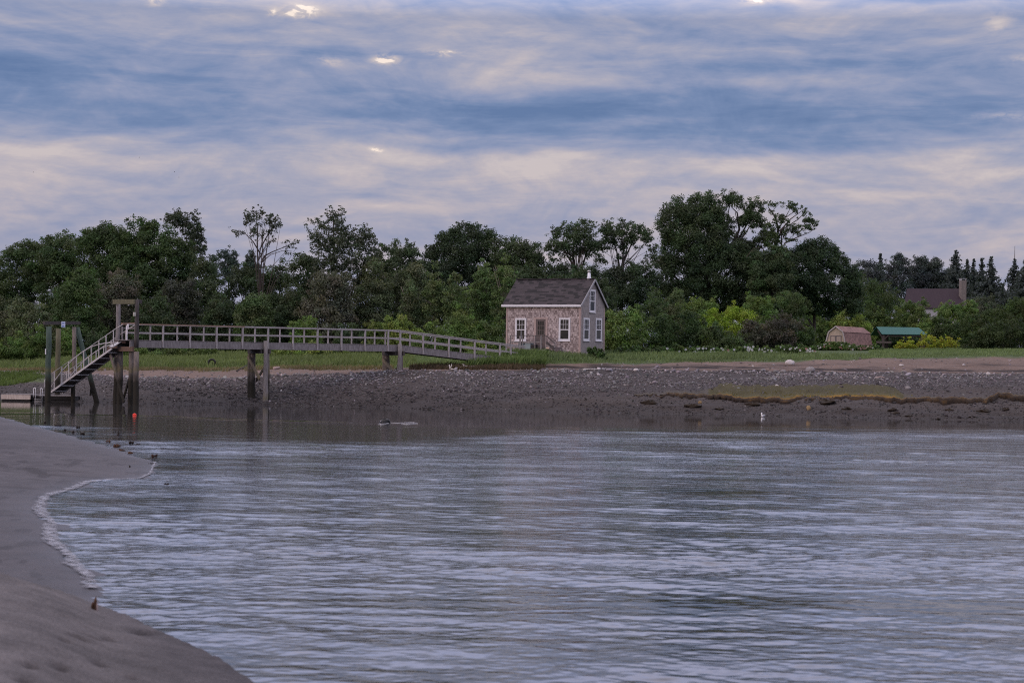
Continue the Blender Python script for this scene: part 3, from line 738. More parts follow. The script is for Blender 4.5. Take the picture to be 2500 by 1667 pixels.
for i in range(int((sE + .9) / .155)):
    s_ = -.8 + i * .155
    if s_ + .14 < sE: mb.box(pp_(s_ + .07, PW / 2, dk_z(s_) + .055 + rng.uniform(-.004, .004)), pe * .068, pn * (PW / 2 + .03), UP * .02)
mb.build("deck", WOOD, pier)
posts0 = hit(PA, pe, 396.7, 810)[0]
for w in (0, PW):
    out = -.07 if w == 0 else .07
    s_ = posts0 - 1.83 if w == 0 else hit(PA + pn * PW, pe, 368.5, 810)[0] - 0.0
    first = s_
    while s_ < sE - .1:
        mb = MB(); lo = dk_z(s_) - (.34 if w == 0 else .2)
        if w == 0 and s_ < 0: lo = dk_z(s_) + .03
        mb.bar(pp_(s_, w + out, lo), pp_(s_, w + out, dk_z(s_) + RH - .04), .085, .09 if w == 0 else .06, up=pe); mb.build("rail_post", RAILW, pier)
        s_ += 1.83
    joints = [-.12, 7.0, 13.5, sE] if w == 0 else [-.12, 9.0, sE]
    for i, (a, c) in enumerate(zip(joints[:-1], joints[1:])):
        mb = MB(); mb.bar(pp_(a, w + out * .6, dk_z(a) + RH), pp_(c, w + out * .6, dk_z(c) + RH), .14, .07); mb.build("handrail", WOOD_TAN if (i == 0 and w == 0) else RAILW, pier)
        mb = MB(); mb.bar(pp_(a, w + out * .2, dk_z(a) + RH * .5), pp_(c, w + out * .2, dk_z(c) + RH * .5), .04, .09); mb.build("mid_rail", RAILW, pier)
# ramp to the shore (its own span of the pier)
tr_ = math.radians(35); re_ = np.array([math.cos(tr_), math.sin(tr_), 0]); rn_ = np.array([-math.sin(tr_), math.cos(tr_), 0])
RA = pp_(sE, 0, dk_z(sE)); l1, z1 = hit(RA, re_, 1200, 872)
lE = hit(RA, re_, 1246, 850)[0]
rz = lambda l: RA[2] + (z1 - RA[2]) * l / l1
rp = lambda l, w, z: vz(RA + re_ * l + rn_ * w, z)
for w in (0, PW):
    mb = MB(); mb.bar(rp(0.02, w, rz(0) - .17), rp(lE, w, rz(lE) - .17), .09, .38); mb.build("stringer", WOOD if w == 0 else WOOD_DARK, pier)
mb = MB()
for i in range(int(lE / .155)):
    l_ = i * .155 + .06; mb.box(rp(l_ + .07, PW / 2, rz(l_) + .05), re_ * .068 + UP * (rz(1) - rz(0)) * .068, rn_ * (PW / 2 + .03), UP * .02)
mb.build("deck", WOOD, pier)
lpx = lambda x, w: hit(RA + rn_ * w, re_, x, 830)[0]
for w, xs in ((0, (976, 1032, 1095, 1158, 1219.5, 1246)), (PW, (942, 1002, 1063.5, 1126, 1188, 1245))):
    out = -.06 if w == 0 else .06
    for x in xs:
        l_ = lpx(x, w); zz_ = rz(l_) if l_ >= 0 else dk_z(sE)
        if x >= 1245: l_ = min(l_, lE + .6)
        mb = MB(); mb.bar(rp(l_, w + out, zz_ - (.36 if w == 0 else .2)), rp(l_, w + out, zz_ + RH - .04), .10, .09 if w == 0 else .06, up=re_); mb.build("rail_post", RAILW, pier)
    lT = hit(RA + rn_ * w, re_, 1281, 846)[0]
    mb = MB(); mb.bar(rp(0, w + out * .6, rz(0) + RH), rp(lT, w + out * .6, rz(lT) + RH), .14, .07); mb.build("handrail", RAILW, pier)
    mb = MB(); mb.bar(rp(0, w + out * .2, rz(0) + RH * .5), rp(lE + .6, w + out * .2, rz(lE + .6) + RH * .5), .04, .09); mb.build("mid_rail", RAILW, pier)
# piles and bracing
def pile(x, ytop, s, w, rad, mat_, lean=0.0, wob=.02):
    b_ = pp_(s, w, 0); zt_ = H - ray(x, ytop)[1] / F * b_[1]
    zb_ = min(-.8, 0) if b_[1] < 128 else float(ground(b_[0], b_[1])) - .5
    n_ = 6; pts = []
    for i in range(n_ + 1):
        f = i / n_; z = zb_ + (zt_ - zb_) * f
        pts.append(np.array([b_[0] + lean * (1 - f) + rng.uniform(-wob, wob), b_[1] + rng.uniform(-wob, wob), z]))
    mb = MB(); mb.tube(pts, [rad * (1.12 - .2 * i / n_) * rng.uniform(.95, 1.05) for i in range(n_ + 1)], 10)
    return mb.build("pile", mat_, pier, True)
TANB = mat_wood('tan_olive_brace', (.26, .21, .15), (.13, .10, .06), 1.0, .8, 1.3)
for (xn, xf, mats) in ((647, 617, (PILE_PALE, PILE)), (974.5, 945, (PILE_PALE, PILE))):
    s1 = hit(PA + pn * (-.2), pe, xn, 900)[0]; s2 = hit(PA + pn * (PW + .1), pe, xf, 900)[0]
    pile(xn, 832 if xn < 800 else 839.5, s1, -.22, .15, mats[0], .05, .03); pile(xn + 9, 851, s1 + .27, -.06, .13, PILE)
    pile(xf, 851, s2, PW + .10, .17, mats[1]); pile(xf - 9, 851, s2 - .1, PW + .30, .13, PILE, .03)
    sm_ = (s1 + s2) / 2
    for dd in (-.16, .16):
        mb = MB(); mb.bar(pp_(s1 + dd, -.5 if dd > 0 else -.05, dk_z(sm_) - ST - .08), pp_(s2 + dd, PW + .4, dk_z(sm_) - ST - .08), .09, .28); mb.build("cap_beam", WOOD_DARK, pier)
    zz0 = P(xf, 870 if xf < 800 else 877, (PA + pe * s2)[1])[2]; zz1 = P(xn, 925 if xf < 800 else 909, (PA + pe * s1)[1])[2]
    mb = MB(); mb.bar(pp_(s2, PW + .2, zz0) - pe * .30, pp_(s1, -.1, zz1) - pe * .30, .07, .20); mb.build("brace", TANB, pier)
    mb = MB(); mb.bar(pp_(s2, PW, zz1 - .1) + pe * .2, pp_(s1, 0, zz1 + (.85 if xf < 800 else .35)) + pe * .22, .06, .16); mb.build("brace", PILE, pier)
# gallows frame at the seaward end
DR, DL = 114.5, 116.2
R0, L0 = P(334.5, 860, DR), P(289, 860, DL)
gd = (L0 - R0); gd[2] = 0; gd /= np.linalg.norm(gd)
def vpile(x, y, D, rad, mat_, name="pile", par=pier, xb=None, yb=None, zb_=-.9):
    a_ = P(x, y, D); b_ = vz(a_, zb_) if xb is None else vz(P(xb, yb, D), P(xb, yb, D)[2])
    if xb is not None:
        d_ = b_ - a_; b_ = a_ + d_ * (a_[2] - zb_) / (a_[2] - b_[2])
    pts = [b_ + (a_ - b_) * i / 5 + np.array([rng.uniform(-.02, .02), 0, 0]) * (0 < i < 5) for i in range(6)]
    mb = MB(); mb.tube(pts, [rad * (1.08 - .14 * i / 5) for i in range(6)], 11)
    return mb.build(name, mat_, par, True)
vpile(334.5, 731.5, DR, .125, WOOD_DARK, "gallows_post", zb_=P(334, 850, DR)[2]); vpile(289, 742, DL, .13, WOOD, "gallows_post", zb_=P(289, 850, DL)[2])
mb = MB(); mb.bar(P(282.5, 737, DL) - pe * .17, P(336, 736.5, DR) - pe * .17, .08, .27); mb.build("crossbeam", WOOD_RUST if False else PILE_OLIVE, pier)
mb = MB(); mb.bar(P(332, 734, DR) + gd * .1 + pe * .14, P(341, 737, DR + .3) + pe * .14, .08, .22); mb.build("beam_end", WOOD_DARK, pier)
mb = MB(); mb.bar(P(271.5, 852, DL + .5) - pe * .2, P(333, 852, DR) - pe * .2, .12, .27); mb.build("cap_beam", WOOD_RUST, pier)
mb = MB(); mb.bar(P(285.5, 835, DL - .05) - pe * .12, P(313.5, 835, DR + .7) - pe * .12, .14, .15); mb.build("landing_beam", mat_wood("dark_red_beam", (.07, .04, .035), (.035, .022, .02)), pier)
mb = MB(); mb.bar(P(287, 831, DL), P(322, 831, DR + .5), .5, .05); mb.build("landing_board", WOOD, pier)
vpile(294, 858, DL - .2, .165, PILE); vpile(320.5, 858, DR + .6, .155, PILE); vpile(333, 858, DR, .165, PILE); vpile(285, 858, DL + .6, .15, PILE)
mb = MB(); mb.bar(P(277.5, 861, DL - .3) - pe * .25, P(312, 982, DR + .2) - pe * .25, .07, .19); mb.build("brace", PILE, pier)
mb = MB(); mb.bar(P(318, 916, DR + .7), P(301, 975, DL), .07, .17); mb.build("brace", PILE, pier)
for (y0, y1, x0) in ((790.5, 790.5, 296), (801, 801, 299), (811.5, 812, 299)):
    mb = MB(); mb.bar(P(x0, y0, DL + .4), P(331, y1, DL + 0.2), .04, .13 if y0 < 800 else .10); mb.build("end_rail", WOOD_TAN if y0 < 800 else WOOD, pier)
mb = MB(); mb.bar(P(298.5, 830, DL + .3), P(298.5, 797, DL + .3), .07, .07, up=pe); mb.build("rail_post", RAILW, pier)
mb = MB(); mb.tube([P(309.5, 830, DL - .3), P(309.5, 795, DL - .3)], .045, 8); mb.build("marker_post", WHITE, pier)
mb = MB(); mb.box(P(312, 796.5, DL - .36), gd * .10, pe * .012, UP * .13); mb.box(P(309.5, 806, DL - .36), gd * .09, pe * .012, UP * .26); mb.build("notice_plate", WHITE, pier)
mb = MB(); mb.box(P(328.5, 767, DR - .25), gd * .05, pe * .06, UP * .11); mb.build("lamp_box", mat_plain("pale_box", (.40, .38, .33), .6), pier)
mb = MB(); mb.box(P(315, 745, DR + .4), gd * .07, pe * .04, UP * .025); mb.build("hook_plate", GREYW, pier)

# ------------------------------------------------------------------ gangway
gw = thing("gangway", "sloping aluminium gangway with bowed side rails leading from the pier down to the float", "gangway", P(123, 958.5, 118.4))
Gb, Gt = P(122.5, 958.5, 118.4), P(273, 851, 115.2)
gdir = (Gt - Gb); gh = vz(gdir, 0); Lh = np.linalg.norm(gh); gh /= Lh
gw_n = np.array([-gh[1], gh[0], 0]);  gw_n = gw_n if gw_n[1] > 0 else -gw_n
GWW = .95
def gp(px, py): t, z = hit(Gb, gh, px, py); return vz(Gb + gh * t, z)
bow = [(123, 950), (136, 926), (150, 908), (165, 891), (185, 871.5), (203, 858), (222, 847), (240, 841), (262, 837), (283, 836)]
for k_, off in enumerate((0.0, GWW)):
    o_ = gw_n * off
    mb = MB(); mb.bar(Gb + o_, Gt + o_, .06, .11); mb.build("bottom_chord", ALU, gw)
    mb = MB(); mb.tube([gp(*q) + o_ for q in bow], .033, 7); mb.build("bow_rail", ALU, gw, True)
    mb = MB(); mb.tube([gp(122, 915) + o_, gp(282, 803) + o_, gp(300, 792) + o_], .024, 7); mb.build("handrail", ALU, gw, True)
    bx_ = np.array([q[0] for q in bow]); by_ = np.array([q[1] for q in bow])
    for x in (133, 151, 168, 186.5, 204.5, 223, 241.5, 259, 277):
        yb_ = 958.5 + (x - 122.5) * (851 - 958.5) / 150.5; yt_ = min(np.interp(x, bx_, by_), 915 - (x - 122) * 112 / 160) if x > 160 else 915 - (x - 122) * 112 / 160
        mb = MB(); mb.bar(gp(x, yb_) + o_, gp(x, yt_) + o_, .045, .045, up=gh); mb.build("rail_post", ALU, gw)
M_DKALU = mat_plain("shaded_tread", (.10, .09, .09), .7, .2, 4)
mb = MB()
N_ = 44
for i in range(N_):
    c = Gb + (Gt - Gb) * (i + .5) / N_ + gw_n * GWW / 2 + UP * .02
    mb.box(c, gdir / N_ / 2 * .94, gw_n * (GWW / 2 - .03), np.cross(gdir / np.linalg.norm(gdir), gw_n) * .012)
mb.build("tread", M_DKALU, gw)
for i in range(8):
    c = Gb + (Gt - Gb) * (i + .5) / 8 - UP * .06
    mb = MB(); mb.bar(c + gw_n * .03, c + gw_n * (GWW - .03), .07, .06); mb.build("cross_member", ALU, gw)
mb = MB(); mb.bar(P(271, 847, 115.2), P(294, 833, 115.6) , .5, .03); mb.build("apron", ALU, gw)

# ------------------------------------------------------------------ float, ladder, mooring frame
FD = 119.6
def float_deck(x0, x1, ytop, ybot, matf, label, dpt=1.7):
    a_, c_ = P(x0, ytop, FD), P(x1, ytop + (x1 - x0) * RO, FD - .15)
    zt_ = P((x0 + x1) / 2, ytop + 3 * 0, FD)[2]; zt_ = max(a_[2], .3)
    d_ = vz(c_ - a_, 0); L = np.linalg.norm(d_); d_ /= L; n_ = np.array([-d_[1], d_[0], 0])
    cen = vz((a_ + c_) / 2 + n_ * dpt / 2, 0)
    t_ = thing("float", label, "float", cen)
    mb = MB(); mb.box(vz(cen, zt_ / 2 - .02), d_ * (L / 2 - .04), n_ * (dpt / 2 - .04), UP * (zt_ / 2 + .02)); mb.build("hull", BLACK, t_)
    for s_ in (-1, 1):
        mb = MB(); mb.box(vz(cen + n_ * s_ * dpt / 2, zt_ / 2 + .055), d_ * L / 2, n_ * .04, UP * (zt_ / 2 - .055)); mb.build("side_board", matf, t_)
    mb = MB(); k_ = int(L / .15)
    for i in range(k_): mb.box(vz(cen + d_ * (-L / 2 + (i + .5) * L / k_), zt_ + .02), d_ * (L / k_ / 2 * .92), n_ * (dpt / 2 + .05), UP * .02)
    mb.build("deck", WOOD, t_)
    return t_, zt_
float_deck(3, 74.5, 962.5, 977, mat_wood("pale_float_board", (.56, .475, .42), (.33, .27, .235)), "pale wooden float section at the left end of the landing")
float_deck(76.5, 176, 966, 981, mat_wood("wet_black_board", (.018, .016, .016), (.010, .009, .009)), "dark wet float section under the foot of the gangway")
lad = thing("float_ladder", "silver ladder with two hoop handrails on the edge of the dark float", "ladder", P(90, 967, FD - .1))
for x, yt in ((84, 946.5), (100.5, 947.8)):
    D_ = FD - .1; a_ = P(x - 2.4, 967, D_); r_ = .062; zt_ = P(x, yt, D_)[2]
    pts = [a_ + UP * -.1, vz(a_, zt_ - r_)] + [vz(a_, zt_ - r_) + np.array([r_ - r_ * math.cos(q), 0, r_ * math.sin(q)]) for q in np.linspace(.5, math.pi - .3, 5)] + [vz(a_, zt_ - r_) + np.array([2 * r_, 0, 0]), a_ + np.array([2 * r_, -.05, -.3])]
    mb = MB(); mb.tube(pts, .02, 7); mb.build("hoop", mat_plain("bright_aluminium", (.75, .74, .76), .35, .1, 4, .2), lad, True)
mb = MB()
for z_ in (.12, .0, -.2): mb.tube([vz(P(84, 967, FD - .2), z_), vz(P(100, 967, FD - .2), z_)], .016, 6)
mb.build("rungs", ALU, lad)
mf = thing("mooring_frame", "old timber mooring frame of four tall piles and a dark crossbeam beside the float", "mooring frame", vz(P(118, 980, 117.2), 0))
vpile(119.3, 797, 117.2, .165, PILE_GREEN, "pile", mf); vpile(143, 802.5, 121.2, .155, PILE_OLIVE, "pile", mf); vpile(181.3, 798, 118.9, .125, PILE, "pile", mf)
vpile(188.5, 799.5, 119.2, .15, PILE_GREEN, "leaning_pile", mf, 233.5, 970)
mb = MB(); mb.bar(P(107, 788.3, 117.0), P(194, 788.5, 119.6), .16, .20); mb.build("crossbeam", WOOD_DARK, mf)
mb = MB(); mb.bar(P(108.5, 784, 117.2), P(108.5, 793, 117.2), .07, .07, up=(1, 0, 0)); mb.build("cleat", WOOD_DARK, mf)
mb = MB(); mb.box(P(111.3, 858, 117.0), (.03, 0, 0), (0, .02, 0), UP * .16); mb.build("tag_plate", WHITE, mf)
mb = MB(); mb.tube([P(109.5, 945, 117.0), P(108.6, 932, 117), P(110.5, 925, 117)], .02, 6); mb.build("rope_end", ALU, mf)
mb = MB(); mb.tube([P(222, 945, 119.3), P(221, 965, 119.3)], [.05, .07], 7); mb.build("stub", PILE, mf)
sg = thing("notice_sign", "small white and blue notice sign fixed to the mooring frame crossbeam", "sign", P(154.6, 799, 117.8))
mb = MB(); c_ = P(154.6, 792.2, 117.75); mb.box(c_, (.112, 0, 0), (0, .012, 0), UP * .172); mb.build("panel", mat_plain("pale_blue_sign", (.50, .56, .72), .5, .05), sg)
BLUEINK = mat_plain("blue_ink", (.09, .14, .34), .5, .05)
mb = MB()
for z_, w_ in ((.125, .075), (.09, .085), (.05, .05), (.015, .08)): mb.box(c_ + np.array([0, -.015, z_]), (w_, 0, 0), (0, .002, 0), UP * .010)
mb.build("text_lines", BLUEINK, sg)
mb = MB(); mb.add([c_ + np.array([x_, -.015, z_]) for x_, z_ in ((-.085, -.14), (.085, -.14), (.085, -.10), (.05, -.09), (.065, -.05), (.0, -.075), (-.06, -.04), (-.045, -.09), (-.085, -.11))], [tuple(range(9))]); mb.build("emblem", BLUEINK, sg)

# ------------------------------------------------------------------ shed, pavilion, far house
SD = 262.0
S0 = P(2015, 851, SD)                                     # left front foot of the shed
ta = math.radians(33)
sf = np.array([math.cos(ta), -math.sin(ta), 0])           # along the front (gable) wall, to the right and nearer
sl = np.array([math.sin(ta), math.cos(ta), 0])            # along the shed, away
wS = hit(S0, sf, 2066.5, 850)[0]; S1 = S0 + sf * wS; lS = hit(S1, sl, 2130, 850)[0]
zS = float(S0[2]) - .2
zz = lambda y, D=SD: P(2040, y, D)[2]
prof_s = [(0.03, zS), (.0, zz(845)), (.16 * wS, zz(811)), (.5 * wS, zz(797)), (.84 * wS, zz(810)), (wS, zz(845)), (wS - .03, zS)]
shed = thing("garden_shed", "small tan barn shaped shed with a brown gambrel roof among the bushes", "shed", vz(S0 + sf * wS / 2 + sl * lS / 2, zS))
s3 = lambda a, l, z: vz(S0 + sf * a + sl * l, z)
CREAM = mat_plain("cream_siding", (.52, .41, .32), .75, .10, 3)
TRIMP = mat_plain("pinkish_white_trim", (.50, .44, .43), .7, .08, 3)
n_ = len(prof_s)
def prism(pr_, l0, l1):
    k_ = len(pr_); V = [s3(a, l0, z) for a, z in pr_] + [s3(a, l1, z) for a, z in pr_]
    return V, [tuple(range(k_)), tuple(range(2 * k_ - 1, k_ - 1, -1))] + [(i, i + k_, (i + 1) % k_ + k_, (i + 1) % k_) for i in range(k_)]
mb = MB(); mb.add(*prism(prof_s, 0, lS)); mb.build("wall", CREAM, shed)
m_sr, nb, pr = new_mat("brown_shingles")
p = pos(nb); sp_ = nb.n('ShaderNodeSeparateXYZ'); nb.put(sp_.inputs[0], p)
rows_ = nb.m('FLOOR', nb.m('MULTIPLY', sp_.outputs[2], 6.0)); cols_ = nb.m('FLOOR', nb.m('ADD', nb.m('MULTIPLY', nb.v('DOT_PRODUCT', p, tuple(sl)), 2.5), nb.m('MULTIPLY', rows_, .37)))
wn = nb.n('ShaderNodeTexWhiteNoise', noise_dimensions='2D'); nb.put(wn.inputs['Vector'], nb.xyz(cols_, rows_))
nb.put(pr.inputs['Base Color'], nb.mix(1.0, (.205, .115, .102), nb.ramp(wn.outputs[0], [(0, .7), (1, 1.25)]), 'MULTIPLY')); pr.inputs['Roughness'].default_value = .9
def slab(p0, p1, l0, l1, up_, name, mat_, par):
    q0, q1 = np.array(p0, float), np.array(p1, float); d_ = q1 - q0; nn = np.array([-d_[1], d_[0]]); nn /= np.linalg.norm(nn)
    if nn[1] < 0: nn = -nn
    a, c = q0 + nn * up_, q1 + nn * up_
    V, Fc = prism([tuple(q0 + nn * .004), tuple(q1 + nn * .004), tuple(c), tuple(a)], l0, l1); mb = MB(); mb.add(V, Fc); return mb.build(name, mat_, par)
pt = prof_s
ext = lambda a, c, e: (c[0] + (c[0] - a[0]) * e, c[1] + (c[1] - a[1]) * e)
slab(pt[3], ext(pt[3], pt[4], .12), -.15, lS + .12, .07, "roof", m_sr, shed); slab(ext(pt[3], pt[2], .12), pt[3], -.15, lS + .12, .07, "roof", m_sr, shed)
slab(pt[4], ext(pt[4], pt[5], -.12), -.06, lS + .05, .055, "roof", m_sr, shed); slab(ext(pt[2], pt[1], -.12), pt[2], -.06, lS + .05, .055, "roof", m_sr, shed)
for (a, c) in ((1, 2), (2, 3), (3, 4), (4, 5)):
    mb = MB(); q0, q1 = s3(pt[a][0], -.19, pt[a][1]), s3(pt[c][0], -.19, pt[c][1]); mb.bar(q0, q1, .05, .13, up=np.cross(q1 - q0, sl)); mb.build("rake_board", TRIMP, shed)
dz0, dz1 = zS, zz(819)
for (a0, a1) in ((.24, .495), (.505, .76)):
    mb = MB(); mb.box(s3((a0 + a1) / 2 * wS, -.03, (dz0 + dz1) / 2), sf * (a1 - a0) * wS / 2, sl * .025, UP * (dz1 - dz0) / 2); dr = mb.build("door", mat_plain("tan_door", (.46, .36, .30), .7, .1), shed)
    mb = MB()
    for (x0, x1, z0, z1_) in ((a0, a0 + .03, dz0, dz1), (a1 - .03, a1, dz0, dz1), (a0 + .03, a1 - .03, dz1 - .12, dz1)):
        mb.box(s3((x0 + x1) / 2 * wS, -.065, (z0 + z1_) / 2), sf * (x1 - x0) * wS / 2, sl * .010, UP * (z1_ - z0) / 2)
    mb.build("frame", mat_plain("grey_door_frame", (.20, .165, .16), .7, .1), dr)
# pavilion
VD = 250.0
pv = thing("picnic_shelter", "open post shelter with a green metal roof right of the shed", "shelter", vz(P(2190, 853, VD), P(2190, 853, VD)[2]))
q1 = P(2153.5, 815.5, VD); q2 = P(2263.5, 816.5, VD + 1.5); q4 = P(2139.5, 797.5, VD + 4.0); q3 = P(2243, 799.5, VD + 5.5)
back = (q4 - q1); r5 = q4 + vz(back, -back[2]); r6 = q3 + vz(q3 - q2, -(q3 - q2)[2])
m_gr, nb, pr = new_mat("green_metal_roof")
wv_ = nb.m('FRACT', nb.m('MULTIPLY', nb.v('DOT_PRODUCT', pos(nb), (.97, .22, 0)), 2.2))
nb.put(pr.inputs['Base Color'], nb.mix(nb.ramp(wv_, [(.0, 1.0), (.10, 0.0)]), (.016, .105, .085), (.009, .05, .042))); pr.inputs['Roughness'].default_value = .6; pr.inputs['Specular IOR Level'].default_value = .15
setbump(nb, pr, nb.ramp(wv_, [(0, 1.0), (.1, 0.0)]), .6, .03)
mb = MB(); dn = UP * .06
mb.add([q1, q2, q3, q4, r5, r6, q1 - dn, q2 - dn, q3 - dn, q4 - dn, r5 - dn, r6 - dn], [(0, 1, 2, 3), (3, 2, 5, 4), (6, 9, 8, 7), (9, 10, 11, 8), (0, 6, 7, 1), (1, 7, 8, 2), (2, 8, 11, 5), (5, 11, 10, 4), (4, 10, 9, 3), (3, 9, 6, 0)])
mb.build("roof", m_gr, pv)
WB = mat_plain("dark_brown_timber", (.10, .072, .062), .8, .2, 4)
mb = MB(); mb.bar(P(2150, 819, VD + .4), P(2262, 820, VD + 1.8), .16, .22); mb.build("beam", WB, pv)
for (x, D_, y0) in ((2156.5, VD + .3, 818), (2250, VD + 1.6, 820), (2166, VD + 7.0, 812), (2255, VD + 8.5, 812)):
    a_ = P(x, y0, D_); mb = MB(); mb.bar(vz(a_, float(ground(a_[0], a_[1])) - .2), a_, .27, .27, up=(0, 1, 0)); mb.build("post", WB, pv)
for (x0, y0, x1, y1) in ((2143, 806, 2156, 829), (2169, 818, 2158, 829)):
    mb = MB(); mb.bar(P(x0, y0, VD + .3), P(x1, y1, VD + .3), .13, .14); mb.build("brace", WB, pv)
mb = MB(); mb.bar(P(2139, 835, VD + .1), P(2176, 835.5, VD + .1), .10, .24); mb.build("rail_board", mat_plain("grey_brown_board", (.15, .115, .10), .8, .2, 3), pv)
# far house
FH = 360.0
fh = thing("far_house", "distant house with a dull purple metal roof and a stone chimney above the bushes", "house", vz(P(2290, 770, FH), P(2290, 770, FH)[2] - 3))
e0 = np.array([.985, .17, 0]); k0 = np.array([-.17, .985, 0])
R1 = P(2214, 704.5, FH + 5); R2 = P(2349, 704.8, FH + 5); E1 = P(2206, 751, FH - .5); E2 = P(2352, 752, FH - .5)
m_pr, nb, pr = new_mat("purple_metal_roof")
wv_ = nb.noise(nb.v('MULTIPLY', pos(nb), (3.0, .4, .4)), 1.0, 4, .6)
nb.put(pr.inputs['Base Color'], nb.mix(wv_, (.034, .024, .031), (.052, .038, .047))); pr.inputs['Roughness'].default_value = .75; pr.inputs['Specular IOR Level'].default_value = .1
B1, B2 = R1 + vz(R1 - E1, -(R1 - E1)[2]), R2 + vz(R2 - E2, -(R2 - E2)[2])
mb = MB(); dn = UP * .15
mb.add([E1, E2, R2, R1, B1, B2, E1 - dn, E2 - dn, R2 - dn, R1 - dn, B1 - dn, B2 - dn], [(0, 1, 2, 3), (3, 2, 5, 4), (6, 9, 8, 7), (9, 10, 11, 8), (0, 6, 7, 1), (1, 7, 8, 2), (2, 8, 11, 5), (5, 11, 10, 4), (4, 10, 9, 3), (3, 9, 6, 0)])
mb.build("roof", m_pr, fh)
mb = MB(); lo = -4.0
ins = lambda p_: p_ * 1.0
W4 = [E1 + (E2 - E1) * .04 + (R1 - E1) * .06, E2 - (E2 - E1) * .04 + (R2 - E2) * .06, B2 - (E2 - E1) * .04 - (B2 - R2) * .06, B1 + (E2 - E1) * .04 - (B1 - R1) * .06]
mb.add([vz(w, E1[2] - .4 + lo) for w in W4] + [vz(w, E1[2] + .1) for w in W4] + [R1 + (R2 - R1) * .04 - UP * .4, R2 - (R2 - R1) * .04 - UP * .4],
       [(0, 1, 5, 4), (2, 3, 7, 6), (1, 2, 6, 9, 5), (3, 0, 4, 8, 7)]); mb.build("wall", GREYW, fh)
m_st, nb, pr = new_mat("chimney_stone")
vr = nb.n('ShaderNodeTexVoronoi'); nb.put(vr.inputs['Vector'], pos(nb)); vr.inputs['Scale'].default_value = 3.5
nb.put(pr.inputs['Base Color'], nb.mix(nb.ramp(vr.outputs['Distance'], [(.1, 0.0), (.6, .6)]), (.19, .155, .14), (.09, .08, .078))); pr.inputs['Roughness'].default_value = .9
c1_ = P(2350.5, 690, FH + 2.5)
mb = MB(); zt_ = P(2350, 685, FH + 2.5)[2]; zb_ = E2[2] - 3.5; mb.box(vz(c1_, (zt_ + zb_) / 2), e0 * .47, k0 * .6, UP * (zt_ - zb_) / 2); chm = mb.build("chimney", m_st, fh)
mb = MB()
for i in (-1, 1):
    mb.box(vz(c1_ + e0 * .40 * i, zt_ + .14), e0 * .06, k0 * .5, UP * .14)
mb.box(vz(c1_, zt_ + .32), e0 * .52, k0 * .62, UP * .045); mb.build("cap", GREYW, chm)

# ------------------------------------------------------------------ leaf-built plants
def in_poly(px, py, poly):
    ins = np.zeros(px.shape, bool); n = len(poly)
    for i in range(n):
        a, c = poly[i], poly[(i + 1) % n]
        ins ^= ((a[1] > py) != (c[1] > py)) & (px < (c[0] - a[0]) * (py - a[1]) / (c[1] - a[1] + 1e-12) + a[0])
    return ins
def edge_d(px, py, poly):
    d = np.full(px.shape, 1e9); n = len(poly)
    for i in range(n):
        a, c = np.array(poly[i], float), np.array(poly[(i + 1) % n], float); e = c - a
        t = np.clip(((px - a[0]) * e[0] + (py - a[1]) * e[1]) / (e @ e + 1e-9), 0, 1)
        d = np.minimum(d, np.hypot(px - a[0] - t * e[0], py - a[1] - t * e[1]))
    return d
def leaf_mesh(c, n, size, col, name, parent, long=1.0):
    N = len(c); n = n / (np.linalg.norm(n, axis=1, keepdims=True) + 1e-9)
    r = rng.normal(size=(N, 3)); t = np.cross(n, r); t /= (np.linalg.norm(t, axis=1, keepdims=True) + 1e-9); b_ = np.cross(n, t)
    s = size[:, None]
    V = np.stack([c - t * s * .5 * long, c + b_ * s * .36 + n * s * .08, c + t * s * .5 * long, c - b_ * s * .36 + n * s * .08], 1).reshape(-1, 3)
    Fc = np.arange(4 * N).reshape(-1, 4)
    return mesh_obj(name, V, Fc, LEAF, parent, np.repeat(col, 4, 0))
def crown_points(polys, D, rc, dens, depth=1.0, maxd=5.0):
    """clump centres filling the outlines with real depth"""
    out = []
    for poly in polys:
        q = np.array(poly, float); lo, hi = q.min(0), q.max(0)
        A = .5 * abs(np.dot(q[:, 0], np.roll(q[:, 1], 1)) - np.dot(q[:, 1], np.roll(q[:, 0], 1))) * (D / F) ** 2
        n = max(3, int(3.6 * dens * A / (math.pi * rc * rc)))
        pts = rng.uniform(lo, hi, (n * 6 + 40, 2)); pts = pts[in_poly(pts[:, 0], pts[:, 1], poly)][:n]
        e = edge_d(pts[:, 0], pts[:, 1], poly) * D / F
        half = np.minimum(maxd, .35 + depth * 1.15 * e ** .9)
        sgn = np.where(rng.random(len(pts)) < .66, -1, 1)
        dy = half * rng.random(len(pts)) ** .45 * sgn
        # keep clump inside outline
        for (px, py), d_, ee in zip(pts, dy, e):
            p_ = P(px, py, D); k_ = (D + d_) / D
            jx, jz = rng.normal(0, .30 * rc, 2)
            out.append((p_[0] * k_ + jx, D + d_, H + (p_[2] - H) * k_ + jz, min(1.0, .40 + ee / rc * .6)))
    return np.array(out)
